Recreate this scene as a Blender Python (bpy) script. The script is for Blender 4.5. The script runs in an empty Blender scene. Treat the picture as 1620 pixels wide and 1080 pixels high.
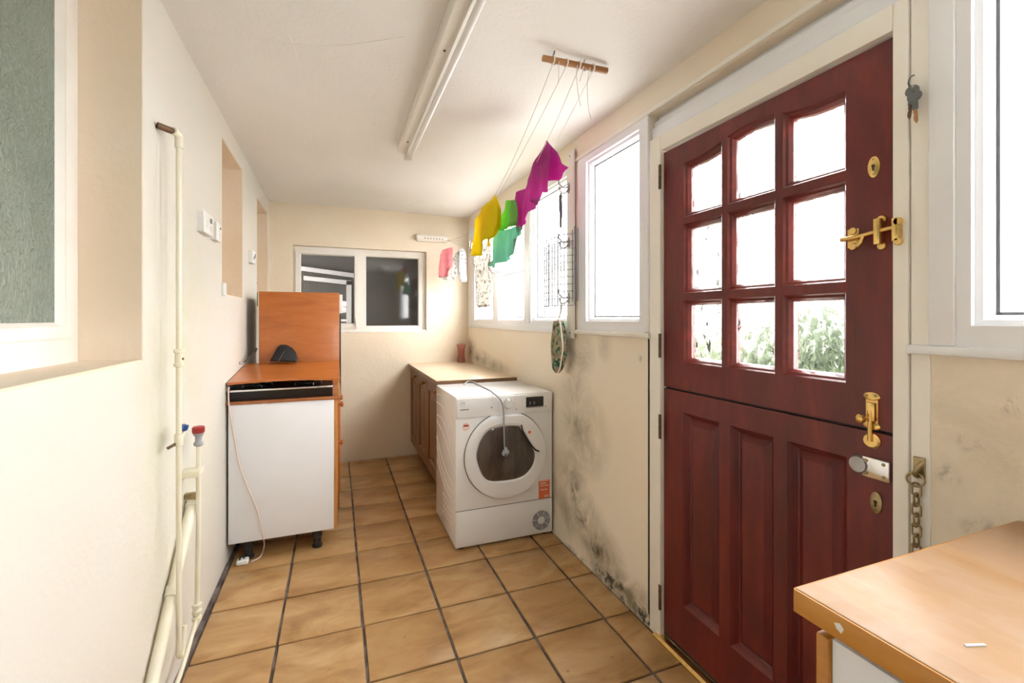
import bpy, bmesh, math, random
from mathutils import Vector as V, Matrix, noise
random.seed(7)
SC = bpy.context.scene
COL = SC.collection
# ------------------------------------------------------------------ camera
F_PX, YAW, HOR, CAMH = 720.0, 0.3685, 503.5, 1.285
cd = bpy.data.cameras.new('camera'); cam = bpy.data.objects.new('camera', cd); COL.objects.link(cam)
cam.location = (0, 0, CAMH); cam.rotation_euler = (math.pi/2, 0, -YAW)
cd.sensor_width = 36; cd.lens = F_PX/1620*36; cd.shift_y = -(540-HOR)/1620; cd.clip_start = .02
SC.camera = cam
# ------------------------------------------------------------------ world, exposure
SC.view_settings.view_transform = 'Standard'; SC.view_settings.look = 'None'
SC.view_settings.gamma = 1; SC.view_settings.use_curve_mapping = False
SC.view_settings.exposure = 1.95
W = bpy.data.worlds.new('overcast_sky'); SC.world = W; W.use_nodes = True
bg = W.node_tree.nodes['Background']; bg.inputs[0].default_value = (1, .985, .97, 1); bg.inputs[1].default_value = 5.0

XR, XL, YB, YF = 1.217, -.537, 4.36, -1.6

def portal(y0, y1, z0, z1):
    l = bpy.data.lights.new('daylight_portal', 'AREA'); l.shape = 'RECTANGLE'; l.size = z1-z0; l.size_y = y1-y0
    l.cycles.is_portal = True
    o = bpy.data.objects.new('daylight_portal', l); COL.objects.link(o)
    o.location = (XR+.11, (y0+y1)/2, (z0+z1)/2); o.rotation_euler = (0, math.pi/2, 0)   # local -Z -> -X
for a in ((-.72, .6, 1.22, 2.12), (.68, 1.48, 1.1, 1.95), (1.58, 2.15, 1.22, 2.14), (2.26, 4.3, 1.23, 2.14)): portal(*a)

# ------------------------------------------------------------------ pixel rays -> points on real planes
def ray(u, v):
    r = (u-810)/F_PX
    return V((math.cos(YAW)*r+math.sin(YAW), -math.sin(YAW)*r+math.cos(YAW), (HOR-v)/F_PX))
def on(ax, val, u, v):
    d = ray(u, v); c = V((0, 0, CAMH)); return c+d*((val-c[ax])/d[ax])
def RW(u, v, x=XR): p = on(0, x, u, v); return (p.y, p.z)
def ceil_z(x, y):
    k = YB-y; l = 2.285+.0145*k; r = 2.28-.0095*k; t = (x-XL)/(XR-XL); return l+(r-l)*t

# ------------------------------------------------------------------ materials
MATS = {}
class NT:
    def __init__(s, name):
        s.m = bpy.data.materials.new(name); s.m.use_nodes = True; s.t = s.m.node_tree; s.n = s.t.nodes
        s.b = s.n['Principled BSDF']; s.out = s.n['Material Output']; MATS[name] = s.m
    def add(s, typ, **kw):
        n = s.n.new(typ)
        for k, v in kw.items():
            if isinstance(k, str) and hasattr(n, k): setattr(n, k, v)
        return n
    def link(s, a, b): s.t.links.new(a, b)
    def coord(s, world=False, scale=(1, 1, 1)):
        c = s.add('ShaderNodeNewGeometry').outputs['Position'] if world else s.add('ShaderNodeTexCoord').outputs['Object']
        mp = s.add('ShaderNodeMapping'); mp.inputs['Scale'].default_value = scale; s.link(c, mp.inputs['Vector']); return mp.outputs[0]
    def noise(s, vec, scale, detail=4, rough=.55, dist=0):
        n = s.add('ShaderNodeTexNoise'); n.inputs['Scale'].default_value = scale; n.inputs['Detail'].default_value = detail
        n.inputs['Roughness'].default_value = rough; n.inputs['Distortion'].default_value = dist; s.link(vec, n.inputs['Vector']); return n.outputs['Fac']
    def ramp(s, fac, stops):
        r = s.add('ShaderNodeValToRGB'); e = r.color_ramp.elements
        while len(e) < len(stops): e.new(.5)
        for i, (p, c) in enumerate(stops):
            e[i].position = p; e[i].color = (c if hasattr(c, '__len__') else (c, c, c))[:3]+(1,) if hasattr(c, '__len__') else (c, c, c, 1)
        s.link(fac, r.inputs[0]); return r.outputs[0]
    def mix(s, fac, a, b, mode='MIX'):
        m = s.add('ShaderNodeMix', data_type='RGBA', blend_type=mode)
        for sock, val in ((m.inputs[0], fac), (m.inputs[6], a), (m.inputs[7], b)):
            if hasattr(val, 'is_linked'): s.link(val, sock)
            elif hasattr(val, '__len__'): sock.default_value = tuple(val)[:3]+(1,)
            else: sock.default_value = val
        return m.outputs[2]
    def math(s, op, a, b=0, clamp=False):
        m = s.add('ShaderNodeMath', operation=op, use_clamp=clamp)
        for i, val in enumerate((a, b)):
            if hasattr(val, 'is_linked'): s.link(val, m.inputs[i])
            else: m.inputs[i].default_value = val
        return m.outputs[0]
    def bump(s, h, strength, dist=.01):
        b = s.add('ShaderNodeBump'); b.inputs['Strength'].default_value = strength; b.inputs['Distance'].default_value = dist
        s.link(h, b.inputs['Height']); s.link(b.outputs[0], s.b.inputs['Normal']); return b.outputs[0]
    def base(s, c):
        if hasattr(c, 'is_linked'): s.link(c, s.b.inputs['Base Color'])
        else: s.b.inputs['Base Color'].default_value = tuple(c)[:3]+(1,)
    def set(s, **k):
        for a, v in k.items(): s.b.inputs[a.replace('_', ' ')].default_value = v
        return s

def simple(name, c, rough=.5, metal=0, c2=None, scale=(6, 6, 6), lo=.4, hi=.65, bump=0, bscale=40, world=True, **k):
    s = NT(name); s.set(Roughness=rough, Metallic=metal, **k)
    vec = s.coord(world, scale)
    if c2: s.base(s.ramp(s.noise(vec, 1), [(lo, c), (hi, c2)]))
    else: s.base(c)
    if bump: s.bump(s.noise(s.coord(world), bscale, 3), bump)
    return s.m

def blobs(s, lst, seedscale=9, dens=(.42, .62)):
    """stain mask: soft ellipses (y,z,ry,rz,strength) broken up by noise"""
    pos = s.add('ShaderNodeNewGeometry').outputs['Position']; tot = None
    nz = s.ramp(s.noise(s.coord(True), seedscale, 8, .7, .6), [(dens[0], 0.), (dens[1], 1.)])
    for y, z, ry, rz, k in lst:
        mp = s.add('ShaderNodeMapping', vector_type='TEXTURE'); mp.inputs['Location'].default_value = (0, y, z); mp.inputs['Scale'].default_value = (1e4, ry, rz)
        s.link(pos, mp.inputs[0]); ln = s.add('ShaderNodeVectorMath', operation='LENGTH'); s.link(mp.outputs[0], ln.inputs[0])
        r = s.math('MULTIPLY', s.math('SUBTRACT', 1.0, ln.outputs['Value'], True), k)
        tot = r if tot is None else s.math('MAXIMUM', tot, r)
    return s.math('MULTIPLY', tot, nz, True), tot

def wall_mat(name, c, c2, stain=(), stain_c=(.26, .21, .13), mould=()):
    s = NT(name); s.set(Roughness=.62)
    col = s.ramp(s.noise(s.coord(True), 1.6, 3), [(.35, c), (.65, c2)])
    if stain:
        m, tot = blobs(s, stain, 5, (.30, .72)); col = s.mix(m, col, stain_c)
    if mould:
        m, tot = blobs(s, mould, 17, (.47, .60)); col = s.mix(m, col, (.055, .05, .04))
    s.base(col); h = s.noise(s.coord(True), 55, 4); h2 = s.noise(s.coord(True), 9, 3)
    s.bump(s.math('ADD', h, s.math('MULTIPLY', h2, 1.5)), .22, .006); return s.m

CREAM, CREAM2 = (.82, .70, .53), (.86, .76, .61)
stR = [(2.12, .68, .30, .26, .95), (2.2, .85, .2, .26, .7), (2.24, .42, .2, .24, 1.0), (2.12, .25, .26, .16, 1.3), (1.95, .14, .26, .16, 1.3), (1.75, .05, .4, .12, 1.5), (2.3, .2, .3, .2, .9),
       (2.17, 1.10, .2, .16, .9), (4.25, .98, .22, .14, 1.3), (3.95, .93, .4, .09, 1.2), (3.55, .9, .4, .07, .9), (1.9, 1.15, .08, .10, .6), (.50, 1.0, .3, .3, .35)]
moR = [(2.2, .34, .07, .12, 1.0), (2.1, .22, .12, .05, .8), (1.98, .12, .14, .05, 1.0), (1.84, .03, .22, .06, 2.4), (1.66, .02, .18, .05, 2.4), (2.1, .0, .25, .03, 1.0), (4.27, .98, .07, .05, .8), (3.95, .92, .22, .03, .8),
       (.53, 1.03, .03, .03, .8), (.57, .95, .025, .03, .7), (.47, 1.12, .06, .03, .6), (.52, .86, .04, .03, .6), (1.62, 1.12, .02, .03, .6)]
wall_mat('paint_right', (.90, .785, .62), (.91, .825, .69), [(a, b, c, d, e*1.35) for a, b, c, d, e in stR], (.30, .245, .155), moR)
wall_mat('paint_left', (.72, .70, .64), (.72, .675, .60), [(1.80, .95, .3, .9, .7), (2.05, 1.2, .5, .7, .65), (2.1, .55, .6, .6, .65)], (.58, .585, .36))
wall_mat('paint_back', (.84, .72, .55), (.87, .78, .63), [(0.0, .05, 5, .12, .25)], (.45, .36, .26))
wall_mat('paint_front', (.88, .85, .80), (.89, .86, .82))
simple('paint_ceiling', (.87, .85, .82), .75, c2=(.90, .885, .86), scale=(1.3,)*3, bump=.12, bscale=60)
simple('reveal_paint', (.80, .66, .50), .6, c2=(.84, .72, .58), scale=(2,)*3, bump=.15, bscale=50)
simple('trim_cream', (.90, .86, .77), .42, c2=(.92, .89, .82), scale=(3,)*3, bump=.08, bscale=30)
simple('pvc_white', (.86, .87, .90), .3)
simple('old_white_paint', (.86, .83, .77), .4, c2=(.78, .72, .64), scale=(4,)*3, lo=.5, hi=.8, bump=.15, bscale=35)
simple('white_enamel', (.86, .86, .87), .22, Coat_Weight=.3)
simple('white_plastic', (.85, .85, .83), .35)
simple('white_laminate', (.88, .89, .93), .3, c2=(.85, .86, .90), scale=(3,)*3)
simple('pipe_paint', (.80, .76, .62), .38, c2=(.74, .68, .48), scale=(8,)*3, lo=.45, hi=.75, bump=.1)
simple('grey_plastic', (.33, .34, .36), .4)
simple('gasket_grey', (.20, .22, .25), .5)
simple('wire_grey', (.2, .2, .21), .4)
simple('dark_plastic', (.02, .02, .022), .35)
simple('black_metal', (.012, .012, .014), .3)
simple('chrome', (.75, .75, .76), .15, 1)
simple('steel', (.42, .42, .43), .35, 1, c2=(.3, .28, .26), scale=(30,)*3)
simple('brass', (.80, .55, .20), .25, 1, c2=(.55, .36, .12), scale=(40,)*3, lo=.45, hi=.8)
simple('old_brass', (.42, .33, .18), .4, 1, c2=(.25, .19, .1), scale=(40,)*3)
simple('rusty_iron', (.22, .13, .07), .6, .7, c2=(.12, .09, .07), scale=(60,)*3)
simple('dark_nickel', (.2, .21, .22), .35, 1)
simple('blue_plastic', (.02, .07, .22), .4)
simple('red_plastic', (.35, .03, .03), .4)
simple('pink_cord', (.78, .62, .54), .5)
simple('string_white', (.80, .74, .64), .7)
simple('line_grey', (.75, .71, .65), .7)
simple('grout', (.075, .052, .042), .85, c2=(.22, .18, .16), scale=(9,)*3, bump=.3, bscale=120)
simple('yellow_cloth', (.95, .80, .015), .85, c2=(.93, .74, .010), scale=(9,)*3, bump=.1, bscale=400)
simple('green_cloth', (.24, .60, .13), .85, c2=(.30, .68, .18), scale=(9,)*3, bump=.1, bscale=400)
simple('teal_cloth', (.24, .52, .42), .85, c2=(.30, .60, .49), scale=(9,)*3, bump=.1, bscale=400)
simple('purple_cloth', (.52, .06, .33), .85, c2=(.60, .10, .42), scale=(9,)*3, bump=.1, bscale=400)
simple('pink_cloth', (.70, .22, .25), .9, c2=(.76, .28, .30), scale=(20,)*3, bump=.2, bscale=300)
simple('white_cloth', (.82, .82, .84), .9, bump=.1, bscale=200)
simple('printed_cloth', (.82, .80, .76), .9, c2=(.38, .36, .33), scale=(45, 45, 45), lo=.52, hi=.6)
simple('grey_print', (.72, .74, .76), .9, c2=(.30, .32, .36), scale=(40, 40, 40), lo=.55, hi=.62)
simple('dark_strap', (.07, .075, .08), .7)
simple('black_fabric', (.012, .013, .015), .6, bump=.3, bscale=300)
simple('copper_wire', (.5, .25, .12), .4, 1)
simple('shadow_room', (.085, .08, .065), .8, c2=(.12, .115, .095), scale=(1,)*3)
simple('earth', (.42, .40, .36), .9, c2=(.48, .46, .43), scale=(2,)*3)
simple('render_white', (.8, .8, .78), .8, bump=.2)
simple('slate', (.30, .31, .33), .7, c2=(.36, .36, .38), scale=(4,)*3)
simple('leaf_green', (.012, .030, .008), .6, c2=(.045, .075, .02), scale=(7,)*3)
simple('leaf_light', (.035, .06, .018), .6, c2=(.10, .13, .05), scale=(7,)*3)
simple('bark', (.10, .07, .05), .8)
simple('sticker_orange', (.78, .17, .07), .45)
simple('sticker_pale', (.85, .62, .52), .5)
simple('ink_grey', (.20, .20, .22), .5)
simple('ink_light', (.5, .5, .52), .5)
simple('groove_dark', (.03, .022, .02), .7)
simple('seal_dark', (.05, .05, .055), .6)

def wood(name, c1, c2, c3, stretch, rough=.35, world=True, coat=0, bump=.06):
    s = NT(name); s.set(Roughness=rough, Coat_Weight=coat, Coat_Roughness=.15)
    v = s.coord(world, stretch); n1 = s.noise(v, 1, 6, .6, .8)
    fine = s.noise(s.coord(world, tuple(k*4 for k in stretch)), 1, 4, .7)
    col = s.ramp(n1, [(.3, c1), (.5, c2), (.72, c3)])
    col = s.mix(s.ramp(fine, [(.45, 0.), (.75, .45)]), col, c1)
    s.base(col); s.bump(fine, bump, .003); return s.m
wood('mahogany', (.080, .008, .007), (.135, .012, .010), (.20, .020, .013), (9, 9, 2.2), .4, coat=.15)
wood('mahogany_across', (.070, .008, .007), (.12, .013, .010), (.18, .022, .014), (9, 2.2, 9), .36, coat=.2)
wood('orange_ply', (.40, .115, .022), (.49, .15, .030), (.55, .19, .045), (3, 8, 14), .32, coat=.2)
wood('pine_orange', (.45, .18, .045), (.55, .24, .07), (.62, .30, .10), (14, 14, 2), .4)
wood('oak_brown', (.12, .055, .022), (.19, .088, .036), (.25, .125, .055), (16, 16, 2), .42)
wood('oak_edge', (.15, .075, .034), (.22, .115, .056), (.28, .16, .08), (3, 14, 14), .42)
wood('worktop_pale', (.66, .50, .33), (.74, .60, .43), (.80, .69, .53), (3, 12, 8), .3)
wood('dowel_wood', (.26, .10, .02), (.36, .15, .035), (.44, .20, .06), (3, 20, 20), .35)
wood('knob_wood', (.28, .085, .022), (.36, .12, .035), (.42, .16, .05), (9, 9, 9), .3, coat=.3)
wood('counter_edge', (.44, .165, .018), (.54, .23, .035), (.60, .28, .055), (14, 3, 14), .35)

def counter_mat():
    s = NT('counter_laminate'); s.set(Roughness=.4)
    br = s.add('ShaderNodeTexBrick'); br.offset = .37; br.inputs['Scale'].default_value = 1
    br.inputs['Brick Width'].default_value = .42; br.inputs['Row Height'].default_value = .036; br.inputs['Mortar Size'].default_value = .0006
    br.inputs['Color1'].default_value = (.40, .21, .075, 1); br.inputs['Color2'].default_value = (.49, .285, .125, 1); br.inputs['Mortar'].default_value = (.42, .23, .09, 1)
    mp = s.add('ShaderNodeMapping'); mp.inputs['Rotation'].default_value = (0, 0, math.pi/2); s.link(s.add('ShaderNodeNewGeometry').outputs['Position'], mp.inputs[0])
    s.link(mp.outputs[0], br.inputs[0])
    g = s.noise(s.coord(True, (40, 4, 10)), 1, 5, .65)
    col = s.mix(s.ramp(g, [(.4, 0.), (.75, .5)]), br.outputs[0], (.40, .20, .07))
    worn = s.ramp(s.noise(s.coord(True, (4, 2.2, 1)), 1.5, 6, .65, .5), [(.34, 0.), (.62, .8)])
    col = s.mix(worn, col, (.47, .325, .225)); s.base(col); return s.m
counter_mat()

def tile_mat():
    s = NT('tan_tile'); s.set(Roughness=.36)
    oi = s.add('ShaderNodeObjectInfo').outputs['Random']
    n = s.noise(s.coord(True, (1.2, 2.6, 1)), 3.2, 5, .6, .6)
    col = s.ramp(n, [(.28, (.30, .155, .052)), (.46, (.46, .265, .105)), (.70, (.60, .40, .195))])
    col = s.mix(s.math('MULTIPLY', oi, .35), col, (.36, .18, .055))
    sp = s.ramp(s.noise(s.coord(True), 26, 2), [(.70, 0.), (.78, .7)]); col = s.mix(sp, col, (.24, .12, .04))
    s.base(col); s.bump(s.noise(s.coord(True), 14, 3), .12, .006); return s.m
tile_mat()

def sheet_glass(name, clear, tint=(1, 1, 1), refr=0, wave=0, wscale=20, transl=0, tcol=(.9, .93, .93), gloss=.08, wdist=.02, dist=0.0):
    """thin pane: transparent + (wavy refraction) + translucent + glossy coat"""
    s = NT(name); s.n.remove(s.b)
    nrm = None
    if wave:
        b = s.add('ShaderNodeBump'); b.inputs['Strength'].default_value = wave; b.inputs['Distance'].default_value = wdist
        h_ = s.noise(s.coord(True), wscale, 1.5, .4, dist)
        if dist:      # reeded, bubbly cathedral glass: soft cells stretched upwards
            vo = s.add('ShaderNodeTexVoronoi', feature='SMOOTH_F1'); vo.inputs['Scale'].default_value = wscale*1.25; vo.inputs['Smoothness'].default_value = .6
            s.link(s.coord(True, (1, 1, .62)), vo.inputs['Vector']); h_ = s.math('ADD', vo.outputs['Distance'], s.math('MULTIPLY', h_, .35))
        s.link(h_, b.inputs['Height']); nrm = b.outputs[0]
    t = s.add('ShaderNodeBsdfTransparent'); t.inputs[0].default_value = (*tint, 1); sh = t.outputs[0]
    def mx(fac, a, b_):
        m = s.add('ShaderNodeMixShader')
        if hasattr(fac, 'is_linked'): s.link(fac, m.inputs[0])
        else: m.inputs[0].default_value = fac
        s.link(a, m.inputs[1]); s.link(b_, m.inputs[2]); return m.outputs[0]
    if refr:
        r = s.add('ShaderNodeBsdfRefraction'); r.inputs['IOR'].default_value = 1.18; r.inputs['Roughness'].default_value = .02; r.inputs[0].default_value = (*tint, 1)
        s.link(nrm, r.inputs['Normal']); sh = mx(refr, sh, r.outputs[0])
    if transl:
        r = s.add('ShaderNodeBsdfTranslucent'); r.inputs[0].default_value = (*tcol, 1)
        if nrm: s.link(nrm, r.inputs['Normal'])
        sh = mx(transl, sh, r.outputs[0])
    g = s.add('ShaderNodeBsdfGlossy'); g.inputs['Roughness'].default_value = .04
    if nrm: s.link(nrm, g.inputs['Normal'])
    lw_ = s.add('ShaderNodeLayerWeight'); lw_.inputs[0].default_value = .5      # symmetric facing term: same from both sides of the thin pane
    sh = mx(s.math('ADD', s.math('MULTIPLY', s.math('POWER', lw_.outputs['Facing'], 4), .35), gloss*.5, True), sh, g.outputs[0])
    s.link(sh, s.out.inputs[0]); return s.m
sheet_glass('clear_glass', 1)
sheet_glass('old_glass', 1, tint=(.8, .8, .82), gloss=.14)
sheet_glass('frosted_glass', 1, transl=.35, wave=.4, wscale=90)
sheet_glass('rippled_glass', 1, refr=.8, wave=1.0, wscale=24, wdist=.022, dist=1.2)
sheet_glass('pink_glass', 1, tint=(.93, .76, .73), transl=.35, tcol=(.80, .55, .50))
def obscure():
    s = NT('obscured_glass'); s.set(Roughness=.28, Specular_IOR_Level=.7)
    s.base(s.ramp(s.noise(s.coord(True, (1, 1, .6)), 1.5, 2), [(.35, (.15, .19, .15)), (.7, (.24, .28, .225))]))
    h = s.noise(s.coord(True, (1, 1.4, .8)), 48, 2, .5, 1.2); s.bump(h, .8, .012); return s.m
obscure()
def drum_glass():
    s = NT('drum_glass'); s.set(Roughness=.08, Coat_Weight=.6)
    s.base(s.ramp(s.noise(s.coord(True, (14, 1, 4)), 1, 3), [(.35, (.035, .028, .024)), (.7, (.11, .085, .075))])); return s.m
drum_glass()
def camo():
    s = NT('bag_print'); s.set(Roughness=.85)
    n = s.noise(s.coord(True, (1, 1, .7)), 26, 3)
    s.base(s.ramp(n, [(.34, (.04, .07, .04)), (.42, (.22, .24, .13)), (.47, (.42, .26, .18)), (.51, (.40, .36, .24)), (.55, (.008, .15, .085)), (.64, (.02, .05, .03)), (.70, (.42, .38, .28))])); return s.m
camo()

for nm in ('yellow_cloth', 'green_cloth', 'teal_cloth', 'purple_cloth', 'pink_cloth', 'white_cloth', 'printed_cloth', 'grey_print'):
    t = MATS[nm].node_tree; b_ = t.nodes['Principled BSDF']; tr = t.nodes.new('ShaderNodeBsdfTranslucent'); mx_ = t.nodes.new('ShaderNodeMixShader'); mx_.inputs[0].default_value = .45
    src = b_.inputs['Base Color']
    if src.is_linked: t.links.new(src.links[0].from_socket, tr.inputs[0])
    else: tr.inputs[0].default_value = src.default_value
    t.links.new(b_.outputs[0], mx_.inputs[1]); t.links.new(tr.outputs[0], mx_.inputs[2]); t.links.new(mx_.outputs[0], t.nodes['Material Output'].inputs[0])

# ------------------------------------------------------------------ mesh helpers
def merge(bm, t):
    me = bpy.data.meshes.new('tmp'); t.to_mesh(me); t.free(); bm.from_mesh(me); bpy.data.meshes.remove(me)
def box(bm, lo, hi, r=0, seg=2):
    lo, hi = V(lo), V(hi)
    lo, hi = V(map(min, lo, hi)), V(map(max, lo, hi))
    t = bmesh.new(); bmesh.ops.create_cube(t, size=1)
    for v in t.verts: v.co = V(((v.co[i]+.5)*(hi[i]-lo[i])+lo[i]) for i in range(3))
    if r: bmesh.ops.bevel(t, geom=t.edges[:], offset=r, segments=seg, profile=.5, affect='EDGES')
    merge(bm, t); return bm
def tube(bm, pts, r, n=8, closed=False):
    pts = [V(p) for p in pts]; N = len(pts); rs = r if hasattr(r, '__len__') else [r]*N
    T = []
    for i in range(N):
        a = pts[(i-1) % N] if (closed or i) else pts[0]; b = pts[(i+1) % N] if (closed or i < N-1) else pts[-1]
        d = b-a; T.append(d.normalized() if d.length > 1e-9 else V((0, 0, 1)))
    up = V((0, 0, 1)) if abs(T[0].z) < .9 else V((0, 1, 0)); nn = (up-T[0]*up.dot(T[0])).normalized(); rings = []
    for i in range(N):
        nn = (nn-T[i]*nn.dot(T[i])).normalized(); bb = T[i].cross(nn)
        rings.append([bm.verts.new(pts[i]+(nn*math.cos(2*math.pi*k/n)+bb*math.sin(2*math.pi*k/n))*rs[i]) for k in range(n)])
    for i in range(N if closed else N-1):
        A, B = rings[i], rings[(i+1) % N]
        for k in range(n): bm.faces.new((A[k], A[(k+1) % n], B[(k+1) % n], B[k]))
    if not closed: bm.faces.new(rings[0][::-1]); bm.faces.new(rings[-1])
    return bm
def smooth_path(pts, n=8):
    pts = [V(p) for p in pts]; P = [pts[0]]+pts+[pts[-1]]; out = []
    for i in range(1, len(P)-2):
        for k in range(n):
            t = k/n; a, b, c, d = P[i-1:i+3]
            out.append(.5*((2*b)+(c-a)*t+(2*a-5*b+4*c-d)*t*t+(3*b-a-3*c+d)*t**3))
    out.append(pts[-1]); return out
def lathe(bm, prof, org=(0, 0, 0), axis=(0, 0, 1), n=20):
    ax = V(axis).normalized(); u = ax.orthogonal().normalized(); w = ax.cross(u); org = V(org); rings = []
    for r, h in prof:
        rings.append([bm.verts.new(org+ax*h+(u*math.cos(2*math.pi*k/n)+w*math.sin(2*math.pi*k/n))*max(r, 1e-4)) for k in range(n)])
    for A, B in zip(rings, rings[1:]):
        for k in range(n): bm.faces.new((A[k], A[(k+1) % n], B[(k+1) % n], B[k]))
    bm.faces.new(rings[0][::-1]); bm.faces.new(rings[-1]); return bm
def prism(bm, poly, vec):
    A = [bm.verts.new(V(p)) for p in poly]; B = [bm.verts.new(V(p)+V(vec)) for p in poly]; n = len(A)
    bm.faces.new(A[::-1]); bm.faces.new(B)
    for i in range(n): bm.faces.new((A[i], A[(i+1) % n], B[(i+1) % n], B[i]))
    return bm
def plate(bm, outer, holes, mp, d0, d1):
    t = bmesh.new(); loops = []; k = 0
    for lp in [outer]+list(holes):
        vs = [t.verts.new((a, b, 0)) for a, b in lp]; loops.append(list(range(k, k+len(vs)))); k += len(vs)
        for i in range(len(vs)): t.edges.new((vs[i], vs[(i+1) % len(vs)]))
    bmesh.ops.triangle_fill(t, use_beauty=True, use_dissolve=False, edges=t.edges[:])
    t.verts.index_update(); tris = [[v.index for v in f.verts] for f in t.faces]; co = [v.co.copy() for v in t.verts]; t.free()
    A = [bm.verts.new(mp(c.x, c.y, d0)) for c in co]; B = [bm.verts.new(mp(c.x, c.y, d1)) for c in co]
    for f in tris: bm.faces.new([A[i] for i in f]); bm.faces.new([B[i] for i in f][::-1])
    for lp in loops:
        for i in range(len(lp)):
            a, b = lp[i], lp[(i+1) % len(lp)]; bm.faces.new((A[a], A[b], B[b], B[a]))
    return bm
def loft(bm, rings, cap=True, closed=True):
    R = [[bm.verts.new(V(p)) for p in r] for r in rings]; n = len(R[0])
    for A, B in zip(R, R[1:]):
        for k in range(n if closed else n-1): bm.faces.new((A[k], A[(k+1) % n], B[(k+1) % n], B[k]))
    if cap: bm.faces.new(R[0][::-1]); bm.faces.new(R[-1])
    return bm
def rect(a0, a1, b0, b1): return [(a0, b0), (a1, b0), (a1, b1), (a0, b1)]
def inset(poly, d):
    n = len(poly); out = []
    area = sum(poly[i][0]*poly[(i+1) % n][1]-poly[(i+1) % n][0]*poly[i][1] for i in range(n)); sg = 1 if area > 0 else -1
    for i in range(n):
        p, q, r = V(poly[i-1]), V(poly[i]), V(poly[(i+1) % n])
        e1, e2 = (q-p).normalized(), (r-q).normalized(); n1, n2 = V((-e1.y, e1.x))*sg, V((-e2.y, e2.x))*sg
        b = (n1+n2); b = b/max(b.dot(n1), .3) if b.length > 1e-6 else n1
        out.append(tuple(q+b*d))
    return out
def ring(bm, outer, inner, mp, do, di):
    A = [bm.verts.new(mp(a, b, do)) for a, b in outer]; B = [bm.verts.new(mp(a, b, di)) for a, b in inner]; n = len(A)
    for i in range(n): bm.faces.new((A[i], A[(i+1) % n], B[(i+1) % n], B[i]))
    return bm
mpR = lambda y, z, d: V((XR+d, y, z))        # d > 0 into the wall (outside)
mpL = lambda y, z, d: V((XL-d, y, z))
mpB = lambda x, z, d: V((x, YB+d, z))

# ------------------------------------------------------------------ objects
def tag(o, label=None, cat=None, group=None, kind=None):
    if label: o['label'] = label
    if cat: o['category'] = cat
    if group: o['group'] = group
    if kind: o['kind'] = kind
    return o
def empty(name, loc, label=None, cat=None, group=None, kind=None):
    o = bpy.data.objects.new(name, None); COL.objects.link(o); o.location = loc; o.empty_display_size = .05
    return tag(o, label, cat, group, kind)
def adopt(o, parent):
    o.parent = parent
    if parent.type == 'EMPTY': o.matrix_parent_inverse = Matrix.Translation(-parent.location)
def obj(name, bm, mat, parent=None, smooth=0, label=None, cat=None, group=None, kind=None, thick=0):
    bmesh.ops.recalc_face_normals(bm, faces=bm.faces[:])
    me = bpy.data.meshes.new(name); bm.to_mesh(me); bm.free(); me.materials.append(MATS[mat])
    if smooth:
        me.polygons.foreach_set('use_smooth', [True]*len(me.polygons)); me.set_sharp_from_angle(angle=math.radians(smooth))
    o = bpy.data.objects.new(name, me); COL.objects.link(o)
    if thick:
        md = o.modifiers.new('thickness', 'SOLIDIFY'); md.thickness = thick; md.offset = 0
    if parent: adopt(o, parent)
    return tag(o, label, cat, group, kind)
N = bmesh.new
def bxo(name, lo, hi, mat, parent=None, r=0, **k): return obj(name, box(N(), lo, hi, r), mat, parent, smooth=40 if r else 0, **k)

# ================================================================== SETTING
fl = bxo('floor', (XL-.3, YF, -.12), (XR+.1, YB+.05, -.007), 'grout', kind='structure', label='tan ceramic tiled floor with dark grout')
T, X0, Y0 = .3227, -.2176, 2.0016
tmesh = {}
for i in range(-1, 5):
    for j in range(-11, 8):
        xa, xb = max(X0+i*T, XL+.02), min(X0+(i+1)*T, XR-.004); ya, yb = max(Y0+j*T, YF+.01), min(Y0+(j+1)*T, YB-.008)
        if xb-xa < .03 or yb-ya < .03: continue
        key = (round(xb-xa, 3), round(yb-ya, 3))
        if key not in tmesh:
            bm = box(N(), (-key[0]/2+.0058, -key[1]/2+.005, -.011), (key[0]/2-.0058, key[1]/2-.005, 0), .003, 2)
            o = obj('tile', bm, 'tan_tile', fl, smooth=50); tmesh[key] = o.data
        else:
            o = bpy.data.objects.new('tile', tmesh[key]); COL.objects.link(o); o.parent = fl
        o.location = ((xa+xb)/2+random.uniform(-.0012, .0012), (ya+yb)/2+random.uniform(-.0012, .0012), random.uniform(-.0008, .0006))
        o.rotation_euler = (random.uniform(-.002, .002), random.uniform(-.002, .002), random.uniform(-.004, .004))

bm = N(); g = []
for a in range(9):
    for b in range(9):
        x = XL-.2+(XR-XL+.36)*a/8; y = YF-.1+(YB-YF+.2)*b/8; g.append((x, y, ceil_z(x, y)))
lo = [bm.verts.new(p) for p in g]; hi = [bm.verts.new((p[0], p[1], 2.6)) for p in g]
for a in range(8):
    for b in range(8):
        q = [a*9+b, (a+1)*9+b, (a+1)*9+b+1, a*9+b+1]; bm.faces.new([lo[i] for i in q]); bm.faces.new([hi[i] for i in q][::-1])
ce = obj('ceiling', bm, 'paint_ceiling', kind='structure', label='off-white painted plaster ceiling')
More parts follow.
